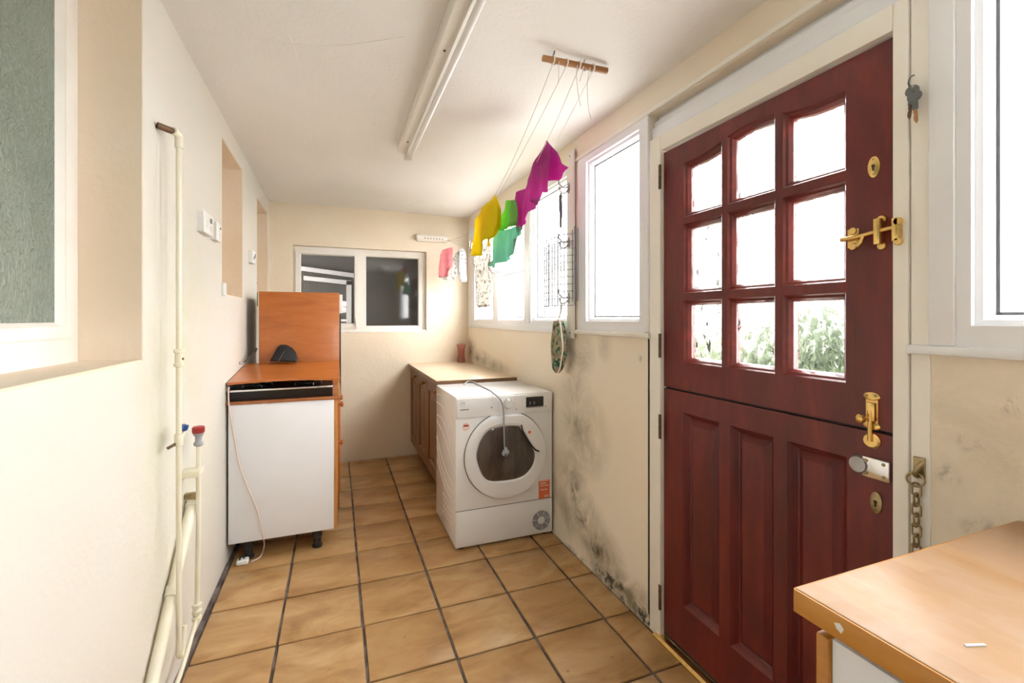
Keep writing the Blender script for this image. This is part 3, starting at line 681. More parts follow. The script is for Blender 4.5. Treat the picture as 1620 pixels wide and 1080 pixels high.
q = dp(633, 872); vc = V((q.x, DY0-.0045, q.z)); bm = N()
for j, r_ in enumerate((.026, .033, .040, .047, .054)):
    for s_ in range(7):
        a0, a1 = 2*math.pi*(s_+.07)/7+.3, 2*math.pi*(s_+.93)/7+.3
        tube(bm, [vc+V((math.cos(a0+(a1-a0)*k/6)*r_, 0, math.sin(a0+(a1-a0)*k/6)*r_)) for k in range(7)], .0021, 6)
obj('vent_grille', bm, 'ink_grey', dr, smooth=60)
# pressed wave lines in the side panel
for k, (y0, z0, y1, z1, sag) in enumerate([(DY1-.03, .79, DY0+.04, .70, .05), (DY1-.03, .74, DY0+.04, .60, .05), (DY1-.03, .66, DY0+.03, .50, .06), (DY1-.02, .62, DY0+.03, .44, .03), (DY1-.02, .52, DY0+.03, .36, -.05), (DY1-.02, .46, DY0+.03, .30, -.06), (DY1-.03, .38, DY0+.05, .26, -.05)]):
    P = [(DX0+.0005, y0+(y1-y0)*t, z0+(z1-z0)*t+sag*math.sin(math.pi*t)) for t in [q_/14 for q_ in range(15)]]
    obj('pressed_line', tube(N(), P, .0032, 6), 'white_enamel', dr, smooth=60)
for r_ in range(4):
    for c_ in range(4): bxo('vent_slot', (DX0-.0003, DY0+.11+c_*.055, .10+r_*.035), (DX0+.001, DY0+.145+c_*.055, .118+r_*.035), 'white_plastic', dr)
for x in (DX0+.04, DX1-.04):
    for y in (DY0+.04, DY1-.04): obj('foot', lathe(N(), [(.018, 0), (.02, .004), (.016, .016)], (x, y, 0), n=14), 'dark_plastic', dr, smooth=40)
# power lead draped over the dryer
cd_ = empty('power_lead', (.9, 2.7, .85), 'grey power lead draped over the dryer top with its plug hanging down', 'cable')
tp = [on(2, .856, 680+x/3.6, 580+y/3.6) for x, y in ((198, 98), (215, 84), (240, 84), (270, 98), (350, 138))]
fr = [dp(x, y, .038) for x, y in ((395, 178), (412, 212), (420, 262), (422, 340), (424, 430), (426, 466))]
pa = [tp[0]+V((0, .02, -.001))]+tp+[V((dp(360, 150).x, DY0-.002, .862))]+fr
obj('cable', tube(N(), smooth_path(pa, 6), .0042, 8), 'grey_plastic', cd_, smooth=60)
q = dp(428, 484, .04)
pg = obj('plug', lathe(N(), [(.006, .030), (.010, .016), (.019, .008), (.021, -.012), (.012, -.02)], (q.x, DY0-.05, q.z), (0, -.25, 1), 16), 'grey_plastic', cd_, smooth=40)
for dx in (-.008, .008): bxo('pin', (q.x+dx-.002, DY0-.072, q.z-.022), (q.x+dx+.002, DY0-.052, q.z-.004), 'dark_plastic', pg)

# ================================================================== FAR RIGHT CUPBOARDS
CX, CY0 = .655, 3.065
bxo('worktop', (CX-.022, CY0-.012, .832), (XR-.001, YB-.001, .862), 'worktop_pale', r=.003, label='pale wood-effect worktop over the brown cupboards behind the dryer', cat='worktop')
wt = bpy.data.objects['worktop.001'] if 'worktop.001' in bpy.data.objects else None
if wt:
    bxo('front_edge', (CX-.0235, CY0-.012, .8325), (CX-.0215, YB-.001, .8605), 'oak_edge', wt)
    bxo('end_edge', (CX-.022, CY0-.0135, .8325), (XR-.001, CY0-.0115, .8605), 'oak_edge', wt)
cb = empty('base_cabinet', ((CX+XR)/2, 3.7, 0), 'brown oak panelled base cupboards behind the dryer', 'cabinet')
bxo('carcass', (CX+.02, CY0, .12), (XR-.002, YB-.002, .831), 'oak_brown', cb)
bxo('plinth', (CX+.08, CY0, 0), (CX+.1, YB-.002, .12), 'groove_dark', cb)
for (ya, yb, ky) in ((3.955, 4.350, 4.02), (3.545, 3.95, 3.60), (CY0+.005, 3.54, 3.12)):
    m_ = [rect(ya+.07, yb-.07, .21, .74)]
    do = obj('door', plate(N(), rect(ya, yb, .13, .822), m_, lambda a, b, d: V((CX+d, a, b)), 0, .02), 'oak_brown', cb)
    bm = N(); o_ = m_[0]; ring(bm, o_, inset(o_, .012), lambda a, b, d: V((CX+d, a, b)), 0, .014); ring(bm, inset(o_, .012), inset(o_, .05), lambda a, b, d: V((CX+d, a, b)), .014, .004)
    i4 = inset(o_, .05); bm.faces.new([bm.verts.new((CX+.004, a, b)) for a, b in i4]); obj('panel', bm, 'oak_brown', do)
    obj('knob', lathe(N(), [(.008, 0), (.007, .012), (.017, .020), (.018, .027), (.010, .033)], (CX, ky, .775), (-1, 0, 0), 16), 'knob_wood', do, smooth=50)
# pink vase
p = on(2, .862, 729, 571); bm = N()
pr = [(.040, 0), (.042, .006), (.040, .03), (.034, .07), (.033, .10), (.038, .14), (.047, .175), (.0445, .175), (.036, .14), (.031, .10), (.032, .07), (.037, .03), (.037, .008)]
vy = min(p.y, YB-.06); obj('glass_vase', lathe(bm, [(r_*.95, h_*.98) for r_, h_ in pr], (XR-.09, YB-.075, .862), n=28), 'pink_glass', smooth=50, label='waisted pink glass vase in the corner on the pale worktop', cat='vase')

# ================================================================== LEFT: HOB CABINET
HY0, HY1, HX1 = 2.745, 3.29, -.012
hc = empty('base_cabinet', (-.27, 3.0, 0), 'white-sided wooden base cabinet on black legs carrying the hob', 'cabinet')
bxo('side_panel', (XL+.012, HY0, .105), (HX1, HY0+.018, .832), 'white_laminate', hc, .001)
bxo('carcass', (XL+.012, HY0+.018, .105), (HX1, HY1, .832), 'white_laminate', hc)
bxo('edge_strip', (HX1+.0005, HY0+.001, .105), (HX1+.018, HY0+.024, .832), 'pine_orange', hc, .001)
dq = bxo('drawer', (HX1+.001, HY0+.026, .70), (HX1+.02, HY1, .828), 'pine_orange', hc, .002)
do = bxo('door', (HX1+.001, HY0+.026, .115), (HX1+.02, HY1, .694), 'pine_orange', hc, .002)
bxo('counter_strip', (XL+.004, HY0-.008, .832), (HX1+.035, HY1, .848), 'knob_wood', hc, .002)
def knob(y, z, par): obj('knob', lathe(N(), [(.008, 0), (.007, .010), (.016, .018), (.017, .026), (.009, .032)], (HX1+.02, y, z), (1, 0, 0), 16), 'knob_wood', par, smooth=50)
knob(HY0+.12, .78, dq); knob(HY0+.40, .775, dq); knob(HY0+.10, .56, do)
for x in (-.44, -.10):
    for y in (HY0+.05, HY1-.06): obj('leg', lathe(N(), [(.027, 0), (.028, .012), (.022, .016), (.021, .055), (.026, .06), (.026, .105)], (x, y, 0), n=16), 'dark_plastic', hc, smooth=40)
# hob
hb = empty('hob', (-.27, 3.0, .848), 'black tabletop gas hob with chrome front trim on the white cabinet', 'hob')
bm = N(); prism(bm, [(XL+.006, HY0-.002, .905), (XL+.006, HY0+.015, .849), (XL+.006, HY1-.05, .849), (XL+.006, HY1-.05, .905)], (HX1-.008-XL-.006, 0, 0)); obj('body', bm, 'black_metal', hb)
bxo('trim', (XL+.006, HY0-.006, .899), (HX1-.006, HY0+.006, .909), 'chrome', hb, .002)
for x in (-.41, -.15):
    for y in (HY0+.14, HY0+.36):
        br = obj('burner', lathe(N(), [(.075, 0), (.07, .004), (.035, .006), (.034, .012), (.02, .015)], (x, y, .9055), n=24), 'black_metal', hb, smooth=40)
        for k in range(4):
            a = math.pi/2*k+.4; obj('pan_support', tube(N(), [(x+.075*math.cos(a), y+.075*math.sin(a), .908), (x+.072*math.cos(a), y+.072*math.sin(a), .920), (x+.03*math.cos(a), y+.03*math.sin(a), .922)], .003, 6), 'steel', br)
# loose board over the hob
bd = empty('cover_board', (-.25, 3.0, .945), 'orange-brown plywood board lying over the hob', 'board')
bm = N(); nx, ny = 12, 6; top = []; bot = []
for b in range(ny+1):
    for a in range(nx+1):
        x = XL+.008+(.020-XL-.008)*a/nx; y = HY0-.012+(HY1-.004-HY0+.012)*b/ny
        z_ = .938+.050*b/ny+.010*math.sin(math.pi*a/nx)*(1-b/ny); top.append(bm.verts.new((x, y, z_+.012))); bot.append(bm.verts.new((x, y, z_)))
for b in range(ny):
    for a in range(nx):
        q = [b*(nx+1)+a, b*(nx+1)+a+1, (b+1)*(nx+1)+a+1, (b+1)*(nx+1)+a]; bm.faces.new([top[i] for i in q]); bm.faces.new([bot[i] for i in q][::-1])
bl = [b*(nx+1) for b in range(ny+1)]+[ny*(nx+1)+a for a in range(1, nx+1)]+[b*(nx+1)+nx for b in range(ny-1, -1, -1)]+[a for a in range(nx-1, 0, -1)]
for i in range(len(bl)): a, b = bl[i], bl[(i+1) % len(bl)]; bm.faces.new((top[a], top[b], bot[b], bot[a]))
obj('board', bm, 'orange_ply', bd, smooth=30)
bxo('end_strip', (.004, HY0-.006, .849), (.018, HY0+.02, .938), 'pine_orange', bd, .002)
bxo('end_strip', (.004, HY1-.12, .849), (.018, HY1-.09, .970), 'pine_orange', bd, .002)
# tall oven housing behind
TY0, TY1, TX0, TX1 = 3.30, 3.72, -.462, .010
tu = empty('oven_housing', (-.22, 3.6, 0), 'tall orange-brown plywood sided oven unit standing behind the hob', 'oven')
bxo('side_panel', (TX0, TY0, 0), (TX1+.010, TY0+.018, 1.458), 'orange_ply', tu, .002)
bxo('side_panel', (TX0, TY1-.018, 0), (TX1, TY1, 1.44), 'orange_ply', tu, .002)
bxo('body', (TX0+.002, TY0+.018, .01), (TX1-.002, TY1-.018, 1.440), 'black_metal', tu)
cp = bxo('control_panel', (TX1-.002, TY0+.02, 1.32), (TX1+.03, TY1, 1.448), 'white_enamel', tu, .003)
for z in (1.385, 1.345): obj('control_knob', lathe(N(), [(.022, 0), (.020, .022), (.016, .026)], (TX1+.03, TY0+.10 if z > 1.36 else TY0+.2, z), (1, 0, 0), 18), 'white_plastic', cp, smooth=40)
ov = bxo('oven_door', (TX1-.002, TY0+.02, .74), (TX1+.02, TY1, 1.31), 'black_metal', tu, .003)
obj('handle', tube(N(), [(TX1+.02, TY0+.06, 1.27), (TX1+.05, TY0+.06, 1.27), (TX1+.05, TY1-.05, 1.27), (TX1+.02, TY1-.05, 1.27)], .008, 8), 'white_plastic', ov, smooth=50)
bxo('lower_door', (TX1-.002, TY0+.02, .10), (TX1+.018, TY1, .73), 'pine_orange', tu, .002)
# black case leaning on the panel
P = [(427, 571), (432, 562), (438, 550), (443, 546), (452, 546), (462, 551), (468, 558), (471, 566), (470, 573)]
pp = [on(1, TY0-.05, u, v) for u, v in P]; bm = N()
lo_ = min(q.z for q in pp)
n_ = len(pp); c0 = sum((q for q in pp), V())/n_
loft(bm, [[(c0.x+(q.x-c0.x)*s_, TY0-.095+d+(q.z-lo_)*.38, c0.z+(q.z-c0.z)*s_+.002) for q in pp] for d, s_ in ((0, .86), (.008, .97), (.03, 1), (.042, .95))])
bc_ = empty('black_case', (c0.x, TY0-.06, .985), 'small black zipped case leaning against the orange panel', 'case')
obj('case_body', bm, 'black_fabric', bc_, smooth=50)
obj('zip', tube(N(), [(on(1, TY0-.1, 441, 571)+V((0, 0, 0))), on(1, TY0-.075, 447, 560), on(1, TY0-.055, 454, 550)], .0014, 5), 'steel', bc_)
# cable from wall behind board
obj('gas_hose', tube(N(), smooth_path([(XL, 3.10, 1.02), (XL+.02, 3.13, 1.022), (XL+.03, 3.22, 1.04), (XL+.05, 3.30, 1.07), (XL+.055, 3.34, 1.09)], 5), .006, 8), 'steel', smooth=60, label='short grey hose running from the wall behind the plywood board', cat='hose')
# green bottle in the second recess
gb = empty('bottle', (XL-.03, 3.80, 1.37), 'green bottle with a brown stopper in the far wall recess', 'bottle')
obj('glass', lathe(N(), [(.028, 0), (.03, .01), (.03, .10), (.014, .14), (.013, .165)], (XL-.032, 3.80, 1.371), n=18), 'leaf_green', gb, smooth=50)
obj('stopper', lathe(N(), [(.013, .165), (.03, .17), (.03, .182), (.01, .19)], (XL-.032, 3.80, 1.371), n=16), 'knob_wood', gb, smooth=40)
# cooker cord and plug
pc = empty('mains_cable', (-.45, 2.73, 0), 'pinkish flex with a white three-pin plug trailing down the white cabinet', 'cable')
cu = [(362, 612), (362, 640), (370, 690), (380, 740), (400, 790), (411, 820), (416, 848)]
P = [on(1, HY0-.012, u, v) for u, v in cu]+[on(2, .03, 418, 862), on(2, .006, 412, 880), on(2, .006, 398, 888)]
obj('flex', tube(N(), smooth_path(P, 6), .0038, 8), 'pink_cord', pc, smooth=60)
q = on(2, .012, 384, 888); bm = N(); box(bm, (q.x-.028, q.y-.022, .001), (q.x+.028, q.y+.022, .026), .008, 3); pl = obj('plug', bm, 'white_plastic', pc, smooth=50)
for dx, dy in ((-.012, -.01), (-.012, .01), (.006, 0)): bxo('pin', (q.x+dx-.003, q.y+dy-.002, .026), (q.x+dx+.003, q.y+dy+.002, .042), 'dark_plastic', pl)

# ================================================================== LEFT WALL FITTINGS
def socket(y0, y1, z0, z1, label, marks, group=None):
    e = empty('wall_socket', (XL, (y0+y1)/2, z0), label, 'socket')
    bxo('back_box', (XL+.0005, y0+.004, z0+.003), (XL+.018, y1-.004, z1-.003), 'white_plastic', e)
    bxo('face_plate', (XL+.018, y0, z0), (XL+.026, y1, z1), 'white_plastic', e, .003)
    for a, b, w, h_, m in marks: bxo('switch' if m == 'white_plastic' else 'marking', (XL+.0255, y0+(y1-y0)*a, z0+(z1-z0)*b), (XL+.029, y0+(y1-y0)*(a+w), z0+(z1-z0)*(b+h_)), m, e)
socket(2.225, 2.375, 1.645, 1.735, 'white double wall socket beside the vertical pipe', [(.62, .6, .15, .22, 'ink_grey'), (.2, .3, .2, .3, 'white_plastic'), (.65, .2, .2, .25, 'white_plastic')])
socket(2.435, 2.530, 1.645, 1.730, 'white single wall switch next to the double socket', [(.55, .25, .25, .4, 'white_plastic'), (.6, .7, .15, .08, 'ink_grey')])
socket(3.40, 3.52, 1.65, 1.735, 'white socket on the wall between the two recesses', [(.3, .3, .12, .25, 'ink_grey'), (.65, .5, .14, .3, 'ink_grey')])
bxo('cable_clip', (XL+.0005, 2.655, 1.40), (XL+.014, 2.70, 1.465), 'white_plastic', r=.003, label='small white plastic tab at the lower corner of the first recess', cat='clip')

px = XL+.05
wp = empty('water_pipe', (px, 1.87, .12), 'cream painted vertical water pipe with a brass elbow at the top', 'pipe')
PY = on(0, px, 283, 500).y; zt = on(0, px, 283, 222).z; zb = on(0, px, 283, 1035).z
obj('pipe', tube(N(), [(px, PY, zb), (px, PY, zt)], .0085, 12), 'pipe_paint', wp, smooth=60)
obj('elbow', tube(N(), smooth_path([(px, PY, zt-.025), (px, PY, zt+.012), (px-.003, PY-.010, zt+.018), (px-.008, PY-.028, zt+.020)], 5), .0125, 12), 'pipe_paint', wp, smooth=60)
obj('stub', tube(N(), [(px-.008, PY-.022, zt+.019), (XL+.006, PY-.050, zt+.024)], .0105, 12), 'rusty_iron', wp, smooth=60)
zj = on(0, px, 283, 566).z
bm = lathe(N(), [(.011, -.03), (.0145, -.028), (.0145, -.018), (.0115, -.015), (.0115, .015), (.0145, .018), (.0145, .028), (.011, .03)], (px, PY, zj), n=14); obj('coupling', bm, 'pipe_paint', wp, smooth=40)
obj('grub_screw', lathe(N(), [(.004, 0), (.004, .002)], (px+.0115, PY-.003, zj-.003), (1, -.4, 0), 8), 'rusty_iron', wp)
zc = on(0, px, 290, 690).z
bm = lathe(N(), [(.010, -.02), (.013, -.018), (.013, .018), (.010, .02)], (px, PY, zc), n=12); tube(bm, [(px, PY, zc), (px, PY+.03, zc+.004), (px, PY+.05, zc+.022)], .008, 10); obj('branch', bm, 'pipe_paint', wp, smooth=50)
tube_l = tube(N(), smooth_path([(px, PY, zb+.02), (px, PY+.004, zb-.005), (px, PY+.03, zb-.015), (px, PY+.06, zb+.06)], 5), .0085, 10); obj('lower_bend', tube_l, 'pipe_paint', wp, smooth=60)
bm = lathe(N(), [(.006, -.004), (.013, 0), (.014, .016), (.010, .018)], (px+.004, PY+.028, zc+.026), (.2, .1, 1), 14); box(bm, (px, PY+.006, zc+.030), (px+.010, PY+.04, zc+.045), .003); obj('blue_lever', bm, 'blue_plastic', wp, smooth=40, label='blue tap lever')
bm = lathe(N(), [(.005, 0), (.005, .03)], (px-.005, PY-.005, zc-.01), (-.6, -.7, -.3), 8); obj('wall_stub', bm, 'rusty_iron', wp)
# second pipe with red valve
P2Y = on(0, px, 314, 800).y; z2t = on(0, px, 314, 705).z; z2b = on(0, px, 310, 965).z
sp = empty('supply_pipe', (px, P2Y, .19), 'shorter cream pipe capped by a red and grey washing machine valve', 'pipe')
obj('pipe', tube(N(), [(px, P2Y-.02, z2b), (px, P2Y-.012, z2b+.12), (px, P2Y, z2b+.3), (px, P2Y, z2t+.01)], .0085, 12), 'pipe_paint', sp, smooth=60)
obj('valve', lathe(N(), [(.012, 0), (.016, .004), (.016, .012), (.011, .018), (.011, .035), (.018, .045), (.018, .055)], (px, P2Y, z2t), n=14), 'grey_plastic', sp, smooth=40)
obj('red_cap', lathe(N(), [(.019, .05), (.021, .054), (.021, .070), (.017, .074)], (px, P2Y, z2t), n=16), 'red_plastic', sp, smooth=40, label='red valve cap')
obj('red_knob', lathe(N(), [(.008, 0), (.008, .014)], (px, P2Y+.014, z2t+.034), (0, 1, 0), 12), 'red_plastic', sp, smooth=40)
bm = box(N(), (XL+.001, P2Y-.045, on(0, px, 300, 765).z), (px+.014, P2Y+.016, on(0, px, 300, 755).z), .002); obj('pipe_clip', bm, 'pipe_paint', sp, smooth=40)
bm = box(N(), (XL+.001, P2Y+.012, on(0, px, 318, 785).z), (px, P2Y+.034, on(0, px, 318, 776).z), .002); obj('pipe_clip', bm, 'old_brass', sp)
bm = N()
for k in range(3): lathe(bm, [(.012, -.008), (.016, -.006), (.016, .006), (.012, .008)], (px, P2Y-.02, z2b+.01-.024*k), n=12)
obj('union', bm, 'pipe_paint', sp, smooth=40)
obj('floor_run', tube(N(), smooth_path([(px, P2Y-.02, z2b-.02), (px-.002, P2Y-.06, z2b-.06), (px-.006, P2Y-.25, .07), (px-.006, P2Y-.6, .05), (px-.006, .2, .05)], 6), .0075, 10), 'pipe_paint', sp, smooth=60)
# diagonal waste pipe
a, b = on(0, XL+.023, 305, 790), on(0, XL+.023, 243, 1070); d = (b-a)
ws = empty('waste_pipe', (a.x, a.y, .0), 'thick cream waste pipe sloping down along the left wall', 'pipe')
end = a+d*(( .05-a.z)/d.z)
obj('pipe', tube(N(), [a, end], .0175, 16), 'pipe_paint', ws, smooth=60)
m = a+d*.58
obj('socket_joint', tube(N(), [m-d*.03, m+d*.03], .0215, 16), 'pipe_paint', ws, smooth=60)
obj('end_cap', tube(N(), [a-d.normalized()*.012, a+d.normalized()*.03], .0210, 16), 'pipe_paint', ws, smooth=60)
obj('bracket', box(N(), (XL+.001, a.y-.02, a.z+.005), (XL+.045, a.y+.012, a.z+.016), .002), 'pipe_paint', ws)
# dark sealant at floor edge
bxo('baseboard_left', (XL+.0005, 1.2, -.006), (XL+.017, HY0+.02, .002), 'grout', kind='structure', label='dark sealant strip along the foot of the left wall')

# ================================================================== CEILING LIGHT
ft = empty('ceiling_light', (.38, 2.0, 2.2), 'long white fluorescent batten light on the ceiling', 'light')
FY0, FY1 = 1.19, 2.71
fx = .362
zc_ = lambda y: ceil_z(fx, y)
bm = N(); loft(bm, [[(fx-.03, y, zc_(y)-.001), (fx-.03, y, zc_(y)-.034), (fx-.024, y, zc_(y)-.043), (fx+.022, y, zc_(y)-.043), (fx+.028, y, zc_(y)-.034), (fx+.028, y, zc_(y)-.001)] for y in (FY0, FY1-.015)]); hs = obj('housing', bm, 'old_white_paint', ft)
obj('tube', tube(N(), [(fx+.040, FY0+.01, zc_(FY0)-.062), (fx+.040, FY1+.0, zc_(FY1)-.062)], .013, 14), 'white_enamel', ft, smooth=60)
for y in (FY0, FY1): bxo('lamp_holder', (fx+.006, y-.014, zc_(y)-.078), (fx+.052, y+.008, zc_(y)-.02), 'old_white_paint', ft, .004)
for y in (FY0+.42, FY1-.2): obj('screw', lathe(N(), [(.005, 0), (.004, .003)], (fx, y, zc_(y)-.043), (0, 0, -1), 10), 'dark_plastic', hs)
# ================================================================== CLOTHES AIRER LINES
HK = [on(2, 2.262, 878, 84), on(2, 2.262, 925, 97)]
dwy = (HK[0].y+HK[1].y)/2; dz0 = ceil_z(.8, dwy)
dw = empty('line_dowel', (.8, dwy, dz0), 'short brown wooden rod hung from ceiling hooks to hold the washing lines', 'rod')
dwz = dz0-.045
xa, xb = on(1, dwy, 859, 92).x, on(1, dwy, 960, 112).x
za, zb_ = on(1, dwy, 859, 92).z, on(1, dwy, 960, 112).z
obj('rod', tube(N(), [(xa, dwy, za), (xb, dwy, zb_)], .0115, 14), 'dowel_wood', dw, smooth=50)
for h_ in HK:
    zr = za+(zb_-za)*(h_.x-xa)/(xb-xa)
    obj('screw_hook', tube(N(), smooth_path([(h_.x, dwy, ceil_z(h_.x, dwy)), (h_.x, dwy+.002, zr+.03), (h_.x, dwy+.016, zr+.012), (h_.x, dwy+.016, zr-.004), (h_.x, dwy, zr-.015)], 5), .0022, 6), 'dark_nickel', dw, smooth=60)
def rodpt(u): 
    x = on(1, dwy, u, 100).x; t = (x-xa)/(xb-xa); return V((x, dwy, za+(zb_-za)*t))
BX0, BX1, BZ = on(1, YB-.05, 662, 376).x, on(1, YB-.05, 706, 378).x, on(1, YB-.05, 685, 377).z
lb = empty('line_reel', ((BX0+BX1)/2, YB, BZ), 'cream retractable washing line box fixed on the end wall', 'line reel')
bm = N(); prism(bm, [(BX0, YB-.001, BZ+.03), (BX0, YB-.05, BZ+.03), (BX0, YB-.065, BZ+.012), (BX0, YB-.065, BZ-.012), (BX0, YB-.05, BZ-.03), (BX0, YB-.001, BZ-.03)], (BX1-BX0, 0, 0)); obj('case', bm, 'trim_cream', lb)
obj('end_knob', lathe(N(), [(.03, 0), (.03, .012), (.018, .02)], (BX0, YB-.034, BZ), (-1, 0, 0), 18), 'trim_cream', lb, smooth=40)
obj('end_knob', lathe(N(), [(.03, 0), (.03, .010)], (BX1, YB-.034, BZ), (1, 0, 0), 18), 'trim_cream', lb, smooth=40)
for k in range(7):
    x = BX0+(BX1-BX0)*(.22+.105*k); obj('line_hole', lathe(N(), [(.0055, 0), (.0055, .001)], (x, YB-.065, BZ-.004), (0, -1, 0), 10), 'groove_dark', lb)
bend = V((BX1+.01, YB-.04, BZ-.01))
def wline(u0, mids, label):
    s_ = rodpt(u0); P = [s_+V((0, .0, -.012))]+[on(0, x, u, v) for u, v, x in mids]+[bend]
    e = empty('washing_line', tuple(s_), label, 'line', 'washing lines over the room')
    obj('cord', tube(N(), smooth_path(P, 6), .0014, 5), 'line_grey', e, smooth=60)
    obj('knot', tube(N(), [s_+V((0, math.cos(a)*.0135, math.sin(a)*.0135)) for a in [2*math.pi*k/12 for k in range(12)]], .003, 6, True), 'string_white', e, smooth=60)
    return e
l1 = wline(875, [(835, 200, .74), (787, 302, .77), (745, 368, .92)], 'thin washing line tied at the rod end farthest from the windows, above the yellow cloth')
l2 = wline(896, [(848, 200, .79), (790, 306, .82), (748, 374, .95)], 'thin washing line tied second along the rod, also over the yellow cloth')
l3 = wline(916, [(865, 224, .90), (818, 308, .93), (752, 380, .98)], 'thin washing line that carries the purple cloth')
l4 = wline(938, [(889, 208, .96), (850, 280, .99), (756, 386, 1.03)], 'thin washing line tied at the rod end nearest the windows')
# loose cord tails
for u0, pts, par in ((882, [(884, 120), (883, 132)], l1), (911, [(912, 120), (915, 150), (919, 168)], l2), (921, [(920, 118), (917, 129)], l3), (931, [(929, 135), (931, 170), (935, 188)], l4)):
    P = [rodpt(u0)+V((0, -.012, -.008))]+[on(1, dwy-.03, u, v) for u, v in pts]; obj('loose_end', tube(N(), smooth_path(P, 5), .0014, 5), 'line_grey', par, smooth=60)

# ---- hanging cloths
def cloth(name, px_, ax, val, mat, label, cat, fold=.012, freq=30, tilt=0, parent=None, seed=0, thick=.002, step=.025, hem=None):
    pts = [on(ax, val, u, v) for u, v in px_]; o2 = 1 if ax == 0 else 0
    bm = N(); bm.faces.new([bm.verts.new(p) for p in pts]); bmesh.ops.triangulate(bm, faces=bm.faces[:])
    for k in (o2, 2):
        lo_, hi_ = min(p[k] for p in pts), max(p[k] for p in pts); c = lo_+step
        while c < hi_:
            co = [0, 0, 0]; no = [0, 0, 0]; co[k] = c; no[k] = 1
            bmesh.ops.bisect_plane(bm, geom=bm.verts[:]+bm.edges[:]+bm.faces[:], plane_co=co, plane_no=no); c += step
    zt_ = max(p.z for p in pts); zb__ = min(p.z for p in pts)
    for v in bm.verts:
        t = (zt_-v.co.z)/max(zt_-zb__, .01); s_ = v.co[o2]
        w = fold*(math.sin(s_*freq+seed)+.5*math.sin(s_*freq*2.3+seed*2+v.co.z*6))*(.25+t)+noise.noise(v.co*7+V((seed, 0, 0)))*fold*1.2+tilt*t
        v.co[ax] += w
    return obj(name, bm, mat, parent, smooth=80, label=label, cat=cat, thick=thick)
CP = lambda pts, x0, y0, s: [(x0+x/s, y0+y/s) for x, y in pts]
# purple: crop origin (760,200) scale 4.695
pur = empty('cleaning_cloth', tuple(on(0, .92, 864, 224)), 'purple cloth hanging over the washing line, nearest the wooden rod', 'cloth', 'cloths on the washing lines')
cloth('front_flap', CP([(490, 103), (505, 140), (520, 300), (525, 400), (522, 490), (505, 490), (478, 488), (470, 520), (440, 535), (405, 550), (432, 580), (435, 610), (410, 640), (402, 690), (350, 730), (302, 795), (290, 700), (283, 610), (270, 545), (283, 490), (320, 460), (390, 320)], 760, 200, 4.695), 0, .92, 'purple_cloth', None, None, .014, 26, -.02, pur, 1)
cloth('back_flap', CP([(490, 103), (545, 190), (570, 265), (618, 300), (575, 345), (530, 392), (480, 400), (430, 420), (400, 330)], 760, 200, 4.695), 0, .945, 'purple_cloth', None, None, .010, 22, .03, pur, 3)
yel = empty('cleaning_cloth', tuple(on(0, .80, 783, 308)), 'yellow cloth draped over the washing lines beside the green cloth', 'cloth', 'cloths on the washing lines')
cloth('front_flap', [(783, 307), (778, 318), (764, 328), (753, 350), (751, 380), (751, 405), (760, 404), (766, 398), (772, 382), (780, 372), (787, 358), (787, 340)], 0, .80, 'yellow_cloth', None, None, .012, 24, -.015, yel, 2)
cloth('back_flap', [(783, 307), (789, 332), (788, 356), (784, 366), (776, 378), (764, 390), (765, 340), (772, 322)], 0, .83, 'yellow_cloth', None, None, .010, 20, .02, yel, 5)
grn = CP([(190, 548), (265, 548), (275, 600), (280, 660), (272, 735), (235, 755), (160, 772), (118, 772), (145, 680)], 760, 200, 4.695)
cloth('cleaning_cloth', grn, 0, .88, 'green_cloth', 'bright green cloth folded over the washing line above the teal cloth', 'cloth', .012, 25, -.01, None, 4)['group'] = 'cloths on the washing lines'
tea = CP([(118, 772), (160, 770), (232, 755), (280, 738), (300, 745), (298, 800), (275, 820), (262, 840), (268, 890), (262, 950), (240, 972), (150, 1010), (100, 1050), (55, 1035), (80, 960), (100, 850)], 760, 200, 4.695)
cloth('cleaning_cloth', tea, 0, .90, 'teal_cloth', 'teal cloth hanging below the bright green cloth', 'cloth', .014, 24, .0, None, 6)['group'] = 'cloths on the washing lines'
# printed lace cloth, white glove near the window : crop origin (690,360) scale 7.72
lac = CP([(470, 340), (560, 320), (575, 200), (620, 170), (665, 200), (660, 300), (640, 440), (660, 520), (712, 580), (710, 640), (680, 700), (700, 830), (690, 910), (650, 960), (570, 940), (520, 980), (490, 940), (465, 850), (480, 700), (460, 560), (455, 420)], 690, 360, 7.72)
cloth('apron', lac, 0, 1.03, 'printed_cloth', 'white and grey printed cloth hanging in front of the far window', 'cloth', .014, 20, 0, None, 7)
glv = CP([(640, 470), (720, 480), (780, 420), (850, 400), (905, 420), (905, 480), (860, 550), (780, 560), (720, 600), (690, 560)], 690, 360, 7.72)
cloth('glove', glv, 0, 1.0, 'white_cloth', 'white cotton glove hanging behind the teal cloth', 'glove', .016, 30, 0, None, 8, .006)
